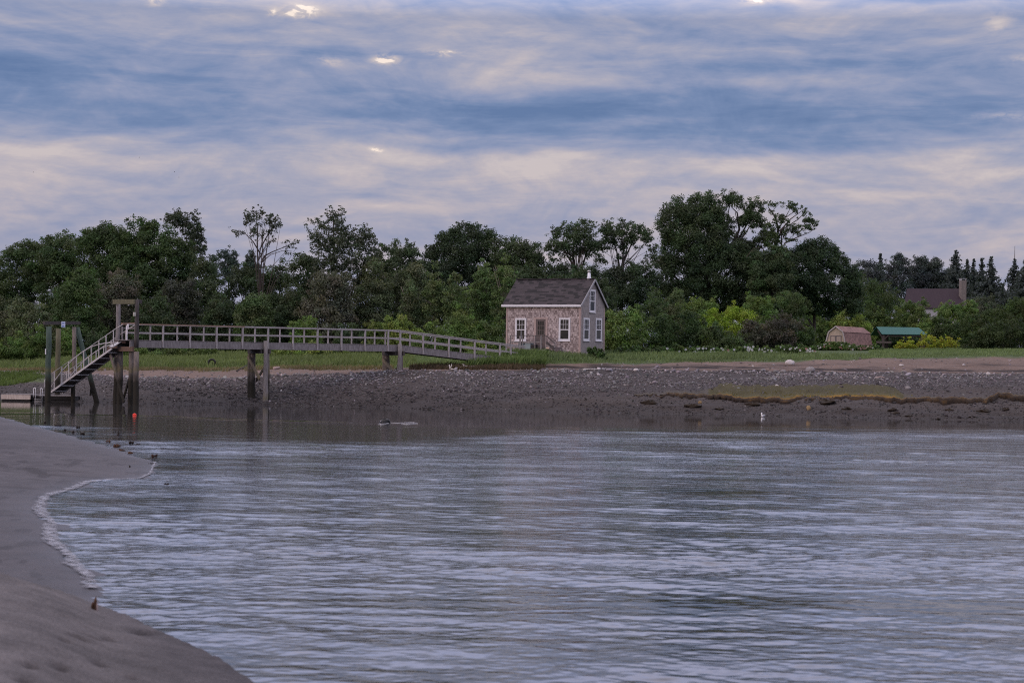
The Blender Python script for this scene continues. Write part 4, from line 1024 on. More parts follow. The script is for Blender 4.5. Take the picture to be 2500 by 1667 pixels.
def crown(name, parent, pts, rc, leaf, col, nl, jitter=.25, flat=.75, upb=.35):
    K = len(pts); rr = rc * rng.uniform(.65, 1.2, K) * pts[:, 3]
    cnt = np.maximum(6, (3.4 * nl * (rr / rc) ** 2).astype(int)); idx = np.repeat(np.arange(K), cnt); N = len(idx)
    d = rng.normal(size=(N, 3)); d /= np.linalg.norm(d, axis=1, keepdims=True)
    rad = rr[idx] * rng.random(N) ** .38
    lump = 1 + .3 * np.sin(d[:, 0] * 5 + idx) * np.sin(d[:, 2] * 4 + idx * 1.7)
    c = pts[idx, :3] + d * (rad * lump)[:, None] * np.array([1, 1, flat])
    n = d * .8 + rng.normal(size=(N, 3)) * .55 + np.array([0, 0, upb])
    tc = 1.12 * np.asarray(col)[None, :] * (1 + jitter * rng.uniform(-1, 1, (K, 1))) * (1 + .12 * rng.uniform(-1, 1, (K, 3)))
    cl = np.clip(tc[idx] * (1 + .28 * rng.uniform(-1, 1, (N, 1))), .004, 1)
    return leaf_mesh(c, n, leaf * .68 * rng.uniform(.7, 1.35, N), cl, name, parent)
def limb_tubes(mb, base, top, pts, r0, n_l=9):
    """trunk with bent limbs reaching into the crown"""
    k_ = 7; tr = [base + (top - base) * i / k_ + np.array([rng.uniform(-.12, .12), rng.uniform(-.12, .12), 0]) * (i > 0) for i in range(k_ + 1)]
    mb.tube(tr, [r0 * (1.15 - .85 * i / k_) for i in range(k_ + 1)], 7)
    if len(pts):
        for j in rng.choice(len(pts), min(n_l, len(pts)), replace=False):
            tgt = pts[j, :3]; i = int(rng.integers(2, k_)); s_ = tr[i]
            if tgt[2] < s_[2]: continue
            md = (s_ + tgt) / 2 + np.array([rng.uniform(-.3, .3), rng.uniform(-.3, .3), rng.uniform(-.1, .5)])
            rr = r0 * (1.0 - .8 * i / k_) * .55
            mb.tube([s_, (s_ + md) / 2 + UP * .1, md, tgt], [rr, rr * .8, rr * .55, rr * .2], 5)
def gz(x, y): return float(ground(np.array([x]), np.array([y]))[0])
def tree(kind, label, D, polys, col, base=None, rc=.85, leaf=.26, dens=3.2, nl=70, r0=.22, bark=None, depth=1.0, maxd=5.0, group=None, cat="tree", limbs=9, extra=None, flat=.75, top=None, jitter=.28):
    allp = np.array([q for po in polys for q in po], float)
    bx = base if base is not None else allp[:, 0].mean()
    bb = P(bx, 840, D); bz = gz(bb[0], bb[1]); root = vz(bb, bz - .05)
    t_ = thing(kind, label, cat, root, group)
    pts = crown_points(polys, D, rc, dens, depth, maxd)
    crown("crown", t_, pts, rc, leaf, col, nl, jitter, flat)
    mb = MB(); tp_ = P(*(top if top is not None else (allp[:, 0].mean(), allp[:, 1].min() * .6 + allp[:, 1].max() * .4)), D)
    limb_tubes(mb, vz(bb, bz - .3), tp_, pts, r0, limbs)
    if extra:
        for line, ra, rb in extra:
            L_ = [P(x, y, D + rng.uniform(-.6, .6)) for x, y in line]; mb.tube(L_, list(np.linspace(ra, rb, len(L_))), 6)
    mb.build("trunk", bark or BARK, t_)
    return t_
def dome(px, top, hw, base_y, wob=.10, n=15, skew=0):
    """rounded bush outline standing on base_y"""
    h = base_y - top; out = []
    ph = rng.uniform(0, 6.28, 3)
    for i in range(n):
        a = math.pi * (1 - i / (n - 1)); k_ = 1 + wob * (math.sin(3 * a + ph[0]) * .6 + math.sin(7 * a + ph[1]) * .5)
        ex = math.copysign(abs(math.cos(a)) ** .75, math.cos(a)); ez = math.sin(a) ** .62 if 0 < i < n - 1 else 0
        out.append((px + hw * ex * k_ + skew * ez * hw, base_y - h * ez * (k_ if ez > .5 else 1)))
    return out
def base_row(px, D):
    q = P(px, 850, D); z = gz(q[0], D); return IMG(q[0], D, z)[1]
def shrub(kind, label, px, top, hw, D, col, rc=.5, leaf=.19, dens=3.2, nl=60, wob=.10, skew=0, group=None, cat="bush", maxd=3.0, jitter=.3, flat=.8):
    by = base_row(px, D) + 1
    return tree(kind, label, D, [dome(px, top, hw, by, wob, skew=skew)], col, px, rc, leaf, dens, nl, .07, None, 1.0, maxd, group, cat, 6, None, flat, (px, top * .5 + by * .5), jitter)

DK = (.048, .070, .034); MG = (.102, .156, .046); LF = (.052, .082, .034); WL = (.092, .112, .060); BR = (.15, .20, .050); GY = (.095, .098, .070); CN = (.045, .062, .052)
YG = (.165, .235, .030); YL = (.25, .28, .035)
# back row, left to right
tree("broadleaf_tree", "rounded green tree at the far left edge of the wood", 214, [[(-70, 640), (-20, 632), (5, 622), (25, 602), (52, 594), (80, 589), (105, 583), (130, 577), (128, 680), (70, 800), (-70, 800)]], LF, 30)
tree("broadleaf_tree", "green tree between the leftmost tree and the big round dome", 210, [[(85, 700), (98, 606), (112, 586), (140, 577), (150, 570), (168, 565), (188, 578), (205, 620), (200, 760), (160, 820), (100, 820)]], LF, 150)
tree("broadleaf_tree", "big round topped green tree, widest in the left wood", 205, [[(180, 620), (195, 575), (215, 562), (240, 553), (270, 549), (300, 541), (330, 539), (360, 540), (395, 546), (425, 556), (455, 585), (478, 620), (486, 700), (470, 810), (220, 810), (190, 720)]], (.046, .074, .028), 330, dens=3.6)
tree("poplar_tree", "ragged dark tree rising behind the right shoulder of the big round tree", 216, [[(391, 537), (394, 527), (403, 532), (410, 519), (425, 510), (440, 511), (447, 524), (458, 516), (470, 517), (478, 526), (482, 513), (487, 518), (485, 540), (497, 560), (500, 575), (503, 600), (505, 640), (470, 655), (455, 600), (440, 558), (415, 548)]], (.048, .062, .042), 455, .40, .26, 2.1, 17, .16, maxd=2.2, limbs=16)
tree("broadleaf_tree", "dark tree filling the wood right of the big round tree", 200, [[(470, 640), (485, 618), (505, 632), (522, 660), (545, 690), (560, 800), (560, 850), (460, 850)]], DK, 510)
tree("poplar_tree", "small distant blue green tree in the skyline gap left of the slim tree", 330, [[(534, 612), (545, 606), (556, 610), (566, 607), (576, 616), (583, 626), (580, 690), (534, 690)]], (.045, .065, .055), 557, .7, .3, 2.8, 36, .2)
tree("poplar_tree", "tiny distant dark crown just right of the big round tree", 320, [[(508, 630), (516, 619), (525, 621), (533, 632), (534, 700), (508, 700)]], (.042, .058, .05), 521, .7, .3, 2.8, 36, .2)
tree("slim_tree", "tall slim tree with an open crown and one low branch reaching right", 188,
     [[(592, 540), (598, 512), (608, 502), (622, 504), (640, 505), (648, 520), (660, 524), (668, 515), (680, 522), (684, 538), (690, 546), (685, 562), (672, 572), (668, 592), (652, 598), (640, 580), (622, 592), (605, 582), (596, 566)],
      [(558, 562), (564, 552), (578, 560), (594, 560), (600, 584), (585, 584), (572, 574)], [(686, 598), (700, 588), (716, 582), (731, 585), (726, 597), (708, 606), (698, 618), (688, 612)], [(700, 606), (720, 604), (716, 618), (702, 622)]],
     (.050, .060, .042), 640, .36, .25, 1.0, 10, .13, maxd=1.6, limbs=24, top=(628, 545),
     extra=[([(638, 640), (646, 625), (665, 615), (690, 605), (722, 590)], .09, .02), ([(636, 620), (618, 590), (596, 568), (566, 560)], .07, .015), ([(634, 610), (650, 580), (672, 545), (680, 528)], .07, .015), ([(640, 640), (660, 622), (690, 612), (712, 612)], .05, .015)])
tree("poplar_tree", "tall ragged tree with two peaks right of the slim tree", 190,
     [[(752, 562), (748, 547), (758, 530), (770, 540), (778, 524), (790, 530), (800, 505), (812, 500), (822, 508), (835, 505), (848, 508), (850, 528), (842, 545), (860, 556), (875, 548), (885, 552), (896, 548), (905, 562), (918, 575), (925, 600), (928, 640), (925, 700), (850, 740), (765, 700), (752, 640), (760, 600)]],
     (.054, .068, .044), 815, .42, .25, 1.7, 14, .17, maxd=2.6, limbs=24, top=(815, 540))
tree("conifer_tree", "small dark spruce tip poking up at the foot of the slim tree", 230, [[(611, 607), (618, 620), (626, 634), (634, 652), (632, 700), (592, 700), (594, 650), (600, 632), (606, 620)]], CN, 611, .5, .24, 3, 40, .12)
for (po, D_, lb, cl, bx) in (
        ([(555, 690), (565, 660), (590, 646), (612, 652), (632, 668), (640, 720), (640, 860), (550, 860)], 202, "dark bushy tree below the distant blue green tree", DK, 595),
        ([(628, 700), (640, 655), (655, 648), (672, 655), (690, 640), (700, 660), (705, 860), (625, 860)], 206, "dark bushy tree standing behind the slim tree trunk", DK, 665),
        ([(690, 720), (700, 640), (715, 626), (735, 618), (752, 612), (768, 640), (778, 700), (778, 860), (690, 860)], 200, "dark tree between the slim tree and the two peaked tree", DK, 735),
        ([(915, 660), (920, 605), (938, 592), (955, 589), (975, 592), (995, 588), (1015, 592), (1024, 620), (1028, 760), (920, 760)], 222, "low dark tree in the dip left of the dark dome", DK, 970),
        ([(1015, 690), (1025, 640), (1045, 610), (1062, 592), (1066, 575), (1085, 562), (1108, 551), (1135, 547), (1160, 546), (1188, 553), (1206, 568), (1216, 600), (1225, 760), (1025, 780)], 232, "dark dome shaped tree in the middle of the skyline", (.034, .054, .028), 1120),
        ([(1195, 680), (1205, 585), (1228, 576), (1262, 584), (1290, 590), (1312, 602), (1328, 620), (1334, 660), (1334, 800), (1200, 800)], 228, "dark shoulder tree just right of the dark dome", DK, 1262)):
    tree("broadleaf_tree", lb, D_, [po], cl, bx)
tree("maple_tree", "dark maple with sky showing between its limbs behind the cottage roof", 226,
     [[(1331, 600), (1334, 582), (1345, 572), (1362, 552), (1380, 541), (1395, 546), (1412, 543), (1430, 537), (1448, 538), (1455, 548), (1460, 575), (1468, 600), (1462, 625), (1440, 632), (1420, 625), (1400, 640), (1370, 632), (1345, 640), (1336, 622)]],
     (.048, .072, .036), 1405, .6, .26, 2.6, 28, .25, limbs=20, top=(1400, 590), extra=[([(1405, 690), (1395, 640), (1370, 600)], .18, .05), ([(1408, 690), (1425, 640), (1440, 590)], .18, .05)])
tree("maple_tree", "dark maple with an open airy crown left of the great oak", 229,
     [[(1460, 565), (1466, 552), (1478, 540), (1492, 535), (1512, 534), (1528, 540), (1548, 542), (1572, 550), (1588, 562), (1598, 580), (1607, 597), (1604, 625), (1590, 618), (1578, 600), (1560, 608), (1540, 600), (1522, 612), (1500, 604), (1480, 612), (1466, 600)], [(1575, 612), (1604, 610), (1608, 645), (1580, 645)], [(1452, 590), (1476, 592), (1478, 645), (1452, 645)], [(1500, 618), (1530, 612), (1535, 632), (1505, 636)]],
     (.048, .072, .036), 1515, .5, .26, 2.2, 20, .20, maxd=3.5, limbs=12, top=(1520, 575),
     extra=[([(1512, 700), (1512, 650), (1505, 610), (1490, 570)], .17, .04), ([(1518, 700), (1522, 640), (1540, 600), (1560, 565)], .17, .04), ([(1514, 660), (1530, 610), (1530, 560)], .1, .03), ([(1521, 650), (1560, 610), (1590, 580)], .08, .02)])
tree("broadleaf_tree", "broad dark tree mass under the two maples", 222, [[(1325, 800), (1330, 660), (1350, 640), (1385, 652), (1420, 648), (1455, 645), (1490, 640), (1512, 652), (1540, 640), (1575, 640), (1605, 634), (1612, 700), (1610, 800)]], (.034, .052, .028), 1465)
OAK = (.046, .070, .033)
tree("oak_tree", "great dark oak, tallest tree on the skyline", 240,
     [[(1602, 552), (1606, 540), (1613, 532), (1616, 515), (1629, 495), (1640, 490), (1652, 482), (1664, 484), (1672, 490), (1680, 477), (1695, 470), (1717, 467), (1730, 474), (1745, 478), (1760, 480), (1768, 500), (1772, 520), (1785, 535), (1795, 560), (1828, 580), (1850, 600), (1866, 640), (1860, 790), (1600, 790), (1592, 720), (1600, 660), (1618, 600)],
      [(1756, 478), (1765, 471), (1785, 472), (1798, 482), (1820, 486), (1845, 490), (1868, 498), (1868, 510), (1850, 509), (1828, 500), (1800, 506), (1775, 500)],
      [(1808, 522), (1830, 505), (1852, 518), (1872, 542), (1868, 552), (1848, 556), (1825, 552), (1806, 538)], [(1780, 525), (1800, 520), (1808, 548), (1786, 545)], [(1840, 560), (1885, 556), (1890, 590), (1850, 596)],
      [(1756, 478), (1765, 471), (1785, 472), (1798, 482), (1820, 486), (1845, 490), (1868, 498), (1868, 510), (1850, 509), (1828, 500), (1800, 506), (1775, 500)],
      [(1808, 522), (1830, 505), (1852, 518), (1872, 542), (1868, 552), (1848, 556), (1825, 552), (1806, 538)], [(1780, 525), (1800, 520), (1808, 548), (1786, 545)], [(1840, 560), (1885, 556), (1890, 590), (1850, 596)]],
     OAK, 1725, .95, .28, 3.3, 75, .55, maxd=6.5, limbs=16, top=(1730, 540),
     extra=[([(1780, 620), (1805, 560), (1800, 520), (1785, 505)], .2, .04), ([(1800, 590), (1825, 545), (1838, 505)], .14, .04), ([(1805, 560), (1795, 520), (1815, 505)], .07, .02)])
tree("oak_tree", "umbrella shaped oak with bare limbs under a thin flat crown", 236,
     [[(1866, 498), (1885, 491), (1905, 495), (1920, 490), (1935, 494), (1952, 500), (1970, 512), (1985, 530), (1995, 544), (2001, 552), (1990, 560), (1982, 545), (1970, 526), (1955, 513), (1930, 506), (1900, 503), (1878, 510)],
      [(1884, 530), (1900, 520), (1918, 528), (1927, 545), (1905, 556), (1886, 550)], [(1958, 532), (1975, 522), (1992, 548), (1986, 566), (1966, 560)], [(1922, 553), (1945, 548), (1970, 556), (1962, 571), (1932, 570)], [(1880, 558), (1904, 556), (1908, 600), (1880, 606)], [(1915, 578), (1945, 575), (1945, 590), (1915, 592)], [(1905, 556), (1935, 545), (1940, 566), (1912, 575)], [(1930, 508), (1950, 510), (1952, 528), (1934, 524)], [(1868, 545), (1882, 540), (1884, 600), (1866, 604)], [(1872, 505), (1884, 510), (1892, 528), (1878, 522)]],
     (.052, .078, .036), 1885, .45, .26, 2.4, 20, .28, maxd=2.8, limbs=0, top=(1893, 590),
     extra=[([(1890, 640), (1893, 600), (1900, 560), (1893, 530), (1875, 505)], .24, .05), ([(1895, 600), (1908, 560), (1930, 535), (1962, 512)], .14, .03), ([(1908, 600), (1908, 562), (1948, 536), (1966, 518)], .1, .03), ([(1900, 560), (1918, 530), (1930, 508)], .09, .02), ([(1912, 580), (1918, 566), (1945, 545)], .1, .03),
            ([(1914, 595), (1945, 580), (1975, 568), (1990, 558)], .09, .02), ([(1920, 530), (1940, 516), (1955, 508)], .05, .02), ([(1885, 525), (1890, 510), (1900, 500)], .06, .02), ([(1868, 620), (1862, 606), (1840, 606), (1822, 628)], .09, .05)])
tree("broadleaf_tree", "dark rounded tree sloping down right of the umbrella oak", 240, [[(1862, 660), (1880, 612), (1905, 600), (1935, 602), (1960, 590), (1985, 580), (2008, 580), (2032, 590), (2046, 606), (2064, 624), (2084, 642), (2100, 664), (2110, 770), (1865, 780)]], (.036, .058, .029), 1985)
tree("broadleaf_tree", "dark leafy growth wrapped round the trunk of the umbrella oak", 233, [[(1830, 640), (1850, 612), (1872, 606), (1885, 596), (1905, 604), (1925, 600), (1938, 620), (1945, 800), (1830, 800)]], (.050, .076, .036), 1880, .7)
# distant right row
FAR = (.055, .070, .068)  # bluish foliage green, with distance haze mixed into the leaf colour
def conifer(label, px, top, hw, D, col=FAR, by=760, dead=0):
    """spruce with drooping whorls of branches"""
    bb = P(px, 840, D); bz = gz(bb[0], D); t_ = thing("conifer_tree", label, "conifer", vz(bb, bz))
    zt_ = P(px, top, D)[2]; hgt = zt_ - bz; R = 1.55 * hw * D / F
    mb = MB(); mb.tube([vz(bb, bz - .3), vz(bb, bz + hgt * .6), vz(bb, zt_ + dead)], [.32, .16, .03], 6); mb.build("trunk", BARK, t_)
    C_, N_, L_ = [], [], []
    z = zt_
    while z > bz + 2.0:
        f = (zt_ - z) / hgt; rr = R * min(1.0, f * 2.3 + .06) * rng.uniform(.65, 1.2)
        for k_ in range(int(5 + 6 * min(1, f * 3))):
            a = rng.uniform(0, 6.28); ln = rr * rng.uniform(.6, 1.1)
            m_ = max(6, int(ln * 15)); u_ = rng.random(m_)
            c = np.stack([bb[0] + math.cos(a) * ln * u_, bb[1] + math.sin(a) * ln * u_, z - ln * .42 * u_ + ln * .28 * u_ ** 3], 1) + rng.normal(size=(m_, 3)) * (.08 + .05 * ln)
            C_.append(c); N_.append(rng.normal(size=(m_, 3)) * .6 + np.array([math.cos(a) * .4, math.sin(a) * .4, .5])); L_.append(rng.uniform(.28, .6, m_))
        z -= .38 + f * .8
    c = np.concatenate(C_); col_ = np.asarray(col)[None] * (1 + .3 * rng.uniform(-1, 1, (len(c), 1)))
    leaf_mesh(c, np.concatenate(N_), np.concatenate(L_), col_, "crown", t_)
tree("broadleaf_tree", "low distant tree at the right foot of the sloping dark tree", 330, [[(2082, 700), (2090, 646), (2110, 636), (2135, 642), (2160, 652), (2165, 760), (2085, 760)]], FAR, 2122, 1.0, .34, 3, 60)
conifer("thin distant pine, first of the far conifers on the right", 2146, 621, 20, 390)
tree("pine_tree", "shaggy distant pine just left of the far house ridge", 390, [[(2158, 690), (2164, 648), (2172, 632), (2182, 626), (2186, 618), (2197, 615), (2206, 626), (2214, 634), (2222, 650), (2230, 760), (2160, 760)]], FAR, 2195, .9, .36, 2.6, 40, .3)
tree("broadleaf_tree", "distant dome topped tree directly behind the purple roof", 400, [[(2212, 690), (2218, 642), (2236, 632), (2260, 628), (2272, 634), (2288, 629), (2302, 642), (2310, 690), (2310, 780), (2215, 780)]], FAR, 2262, 1.1, .38, 3.2, 60)
conifer("tall distant spruce rising left of the stone chimney", 2331, 613, 36, 395)
conifer("short distant spruce above the stone chimney", 2358, 635, 20, 405)
conifer("distant spruce right of the stone chimney", 2374, 634, 22, 410)
conifer("distant spruce with a pointed tip left of the tallest right hand spruce", 2394, 632, 20, 402)
conifer("broad distant spruce left of the skyline gap at the right", 2416, 629, 34, 385)
conifer("tall distant spruce with a bare spike near the right frame edge", 2474, 634, 34, 380, dead=2.6)
conifer("distant spruce cut by the right frame edge", 2500, 636, 34, 372)
conifer("small distant spruce in the skyline gap at the right", 2447, 694, 14, 400)
tree("broadleaf_tree", "dim distant growth filling behind the chimney", 415, [[(2290, 800), (2296, 668), (2330, 655), (2360, 668), (2400, 672), (2430, 700), (2455, 712), (2480, 690), (2540, 690), (2540, 800)]], (.042, .055, .055), 2420, 1.2, .4, 3.2, 60)
# middle layer of the left wood
for (k, lb, px, top, hw, D, cl) in (
        ("willow", "grey green willow bush at the left frame edge", -10, 715, 70, 186, WL),
        ("willow", "grey green willow behind the green pile", 75, 735, 58, 181, WL),
        ("willow", "brighter green willow behind the foot of the gangway", 190, 668, 74, 188, (.062, .098, .036)),
        ("willow", "grey brown thicket tree behind the top of the gangway", 285, 655, 66, 194, GY),
        ("willow", "dark leafy tree just right of the gallows frame", 372, 720, 50, 184, DK),
        ("willow", "dark grey thicket above the left pier railing", 440, 690, 62, 192, (.050, .056, .042)),
        ("willow", "dark leafy tree above the second span of pier railing", 530, 730, 52, 186, DK),
        ("willow", "pointed green bush rising above the first pier bent", 620, 712, 46, 183, (.070, .100, .042)),
        ("willow", "dark thicket tree above the pier between its two bents", 700, 700, 58, 188, DK),
        ("willow", "grey brown leafless looking thicket left of the pier bend", 800, 668, 74, 184, GY),
        ("willow", "grey green tree behind the bend of the pier railing", 905, 650, 60, 188, WL),
        ("willow", "grey green tree with pale dead twigs left of the saplings", 1000, 655, 62, 190, WL),
        ("willow", "dark green tree left of the cottage roof", 1150, 690, 60, 182, MG),
        ("willow", "dark tree hidden behind the cottage roof", 1290, 665, 84, 192, DK),
        ("willow", "dark tree behind the cottage gable", 1420, 655, 80, 196, DK)):
    shrub(k, lb, px, top, hw, D, cl, .62, .22, 3.0, 56, .13, cat="tree", maxd=3.5)
def sapling(label, px, top, hw, D, col, bark=BARK_PALE):
    by = base_row(px, D); h_ = by - top
    po = [(px - hw * .35, top + h_ * .1), (px, top), (px + hw * .3, top + h_ * .08), (px + hw * .8, top + h_ * .25), (px + hw, top + h_ * .5), (px + hw * .7, top + h_ * .75), (px - hw * .6, top + h_ * .78), (px - hw, top + h_ * .5), (px - hw * .7, top + h_ * .28)]
    ex = [([(px + rng.uniform(-4, 4), by), (px + rng.uniform(-6, 6), top + h_ * .5), (px + s_ * hw * rng.uniform(.3, .9), top + h_ * rng.uniform(.1, .5))], .06, .02) for s_ in (-1, 1, 1, -1)]
    tree("sapling", label, D, [po], col, px, .42, .2, 2.4, 30, .07, bark, 1.0, 1.6, None, "sapling", 8, ex)
sapling("pale green sapling with bare stems left of the dark dome's foot", 1060, 640, 34, 172, (.085, .115, .05))
sapling("pale green sapling in the middle of the sapling row", 1112, 650, 32, 170, (.085, .12, .05))
sapling("light green sapling leaning left of the cottage roof", 1182, 628, 38, 173, (.095, .14, .055))
sapling("light green sapling with pale twin stems touching the cottage roof", 1232, 618, 36, 171, (.095, .14, .055))
sapling("thin grey green sapling above the ramp", 1000, 668, 28, 172, (.075, .10, .05))
# low bushes
for (k, lb, px, top, hw, D, cl, rc) in (
        ("bush", "low green bush at the far left behind the marsh grass", 20, 812, 52, 178, MG, .45),
        ("bush", "round green bush left of the green pile", 92, 806, 36, 176, (.075, .115, .035), .45),
        ("bush", "green bush seen through the mooring frame", 165, 808, 34, 176, MG, .45),
        ("bush", "dark bush behind the gangway rail", 235, 812, 38, 178, DK, .45),
        ("bush", "low bush behind the gallows landing", 320, 838, 40, 174, MG, .4),
        ("bush", "low green bush under the left pier span", 420, 846, 48, 172, (.075, .115, .035), .4),
        ("bush", "small green bush under the pier left of its first bent", 500, 848, 38, 172, (.080, .12, .035), .4),
        ("bush", "bright low shrubs right of the first pier bent", 690, 846, 62, 163, BR, .4),
        ("bush", "bright low shrubs under the middle of the pier", 800, 842, 62, 162, BR, .4),
        ("bush", "tall green bush above the middle of the pier railing", 745, 780, 48, 170, MG, .45),
        ("bush", "dark round bush above the pier left of its bend", 855, 786, 42, 170, DK, .45),
        ("bush", "bright green bush above the bend of the pier", 985, 772, 50, 163, BR, .42),
        ("bush", "yellowish green bush above the start of the ramp", 925, 790, 38, 165, (.10, .14, .04), .42),
        ("bush", "green bush behind the ramp railing", 1060, 790, 50, 160, MG, .45),
        ("bush", "dark green bush behind the ramp left of the cottage", 1130, 762, 50, 166, MG, .5),
        ("bush", "green bush against the left wall of the cottage", 1195, 776, 40, 156, (.070, .11, .034), .45),
        ("bush", "low bright bush under the lower end of the ramp", 1175, 838, 46, 148, BR, .35),
        ("bush", "dark green bush close behind the right wall of the cottage", 1520, 748, 56, 160, MG, .5),
        ("bush", "dark green bush second from the cottage gable", 1590, 735, 58, 168, (.055, .09, .034), .5),
        ("bush", "olive bush with pale tips between dark bushes right of the cottage", 1640, 725, 50, 185, (.075, .10, .045), .5),
        ("bush", "rounded green bush behind the yellow green bush", 1700, 718, 48, 198, MG, .5),
        ("bush", "dark bush at the foot of the yellow green bush", 1670, 765, 54, 170, (.05, .082, .032), .5),
        ("bush", "bright yellow green bush standing out right of the cottage", 1775, 738, 66, 186, YG, .5),
        ("bush", "rounded green bush right of the yellow green bush", 1860, 728, 54, 200, MG, .5),
        ("bush", "brown grey dead looking thicket below the yellow green bush", 1880, 768, 76, 172, (.062, .062, .046), .5),
        ("bush", "green bush above the brown thicket", 1930, 722, 60, 205, (.060, .095, .034), .5),
        ("bush", "green bush left of the round topped thicket", 1985, 712, 52, 292, MG, .6),
        ("thicket", "big round topped dark thicket left of the far house", 2128, 680, 104, 300, (.052, .080, .028), .95),
        ("bush", "light green bush just behind the shed", 2075, 752, 60, 285, BR, .6),
        ("bush", "green bush behind the left end of the shed", 1985, 765, 44, 285, MG, .55),
        ("bush", "green bush between the shed and the round topped thicket", 2150, 745, 70, 295, (.070, .11, .034), .6),
        ("bush", "light green bushes behind the green shelter roof", 2232, 740, 62, 290, (.085, .125, .04), .6),
        ("bush", "bush with pale flower heads below the far house", 2320, 741, 74, 285, MG, .6),
        ("bush", "pale grey green bush right of the stone chimney", 2395, 722, 36, 300, (.075, .09, .06), .6),
        ("bush", "dark bush right of the green shelter", 2330, 780, 60, 240, (.045, .072, .026), .55),
        ("bush", "tall dark bush at the right frame edge", 2500, 715, 72, 205, (.045, .068, .022), .55),
        ("bush", "dark bush left of the tallest right edge bush", 2415, 748, 68, 212, (.045, .070, .024), .55),
        ("bush", "dark low bush in front at the right edge", 2450, 785, 90, 190, (.038, .056, .022), .5),
        ("bush", "dark bush filling behind the shelter posts", 2205, 812, 62, 266, (.035, .055, .025), .5),
        ("bush", "bright yellow bush left of its twin in front of the shelter", 2212, 831, 40, 226, YL, .38),
        ("bush", "taller bright yellow bush right of its twin in front of the shelter", 2290, 815, 46, 224, YL, .38),
        ("bush", "dark low bush in the grass at the cottage's right corner", 1455, 850, 26, 137, (.048, .078, .026), .3),
        ("bush", "dark low bush right of the cottage beyond the corner bush", 1520, 852, 40, 143, (.050, .082, .028), .3),
        ("bush", "low dark bush between the cottage and the nearest rose bush", 1580, 849, 42, 147, (.060, .095, .034), .3),
        ("bush", "green bush covering the foot of the bright yellow green bush", 1765, 800, 66, 169, (.060, .092, .036), .45),
        ("bush", "small yellow sprig near the right edge of the beach grass", 2490, 850, 18, 200, YL, .25)):
    shrub(k, lb, px, top, hw, D, cl, rc if cl is not YL else .26, .19 if D < 230 else .25, 2.2 if cl is not YL else 1.2, 52 if cl is not YL else 16, .21 if cl is not YL else .34, maxd=3.2, flat=.8, group=None)
# rose bushes with blossoms
PET = mat_attr("petals", .6, .1, 5)
def rose(label, px, top, hw, D, nfl, pink):
    t_ = shrub("rose_bush", label, px, top, hw, D, (.072, .115, .034), .3, .17, 3.4, 46, .1, cat="rose bush", maxd=1.5)
    by = base_row(px, D); V, Fc, cc = [], [], []
    for i in range(int(nfl * .62)):
        a = rng.uniform(-.9, .9); yy = top + (by - top) * (1 - math.sqrt(max(0, 1 - a * a)) * rng.uniform(.25, 1.0))
        c = P(px + hw * a, yy, D - 1.0 - rng.uniform(0, .9)); r = rng.uniform(.06, .12); k_ = len(V)
        ax = np.array([1, .2, 0]); ay = np.array([0, -.35, .9]); q = np.array([0, -1, .4])
        for j in range(5):
            an = 2 * math.pi * j / 5; V.append(c + r * (math.cos(an) * ax + math.sin(an) * ay) + q * .02)
        V.append(c - q * .01)
        for j in range(5): Fc.append((k_ + j, k_ + (j + 1) % 5, k_ + 5))
        cc += [(.42, .22, .20) if rng.random() < pink else (.62, .60, .59)] * 6
    stuff(mesh_obj("blossoms", np.array(V), Fc, PET, t_, np.array(cc)))
rose("rose bush with the thickest scatter of white blossoms", 1830, 846, 64, 152, 46, .05)
rose("white flowering rose bush left of the thickest flowering one", 1735, 848, 56, 150, 26, .05)
rose("white and pink rose bush in front of the shed's left corner", 1935, 845, 62, 154, 40, .25)
rose("tall pinkish rose bush hiding the foot of the shed doors", 2030, 837, 62, 218, 34, .45)
rose("pink tinged rose bush between the shed and the shelter", 2110, 845, 46, 214, 24, .7)
rose("sparse flowering rose bush nearest the cottage", 1640, 848, 62, 149, 8, .05)

# ------------------------------------------------------------------ grass
def blades(name, label, n, sampler, hmin, hmax, col, width=.035, cat="grass", tipcol=None, lean=.25):
    x, y, k_ = sampler(n); z = ground(x, y) - .02; N = len(x)
    hgt = rng.uniform(hmin, hmax, N) * k_; a = rng.uniform(0, 6.28, N); w = width * rng.uniform(.7, 1.3, N)
    ln = rng.normal(size=(N, 2)) * lean * hgt[:, None] + np.array([.10, 0]) * hgt[:, None]
    bx, by = np.cos(a) * w, np.sin(a) * w
    V = np.stack([np.stack([x - bx, y - by, z], 1), np.stack([x + bx, y + by, z], 1),
                  np.stack([x + ln[:, 0] * .4 + bx * .6, y + ln[:, 1] * .4 + by * .6, z + hgt * .6], 1), np.stack([x + ln[:, 0], y + ln[:, 1], z + hgt], 1)], 1)
    pch = 1 + .30 * fbm(x / 4, y / 4, 91) + .22 * fbm(x / .9, y / .9, 92)
    c = np.asarray(col)[None] * pch[:, None] * (1 + .25 * rng.uniform(-1, 1, (N, 1)))
    c4 = np.repeat(c, 4, 0).reshape(N, 4, 3)
    return stuff(mesh_obj(name, V.reshape(-1, 3), np.arange(4 * N).reshape(-1, 4), LEAF, None, np.clip(c4, .003, 1).reshape(-1, 3)), label, cat)
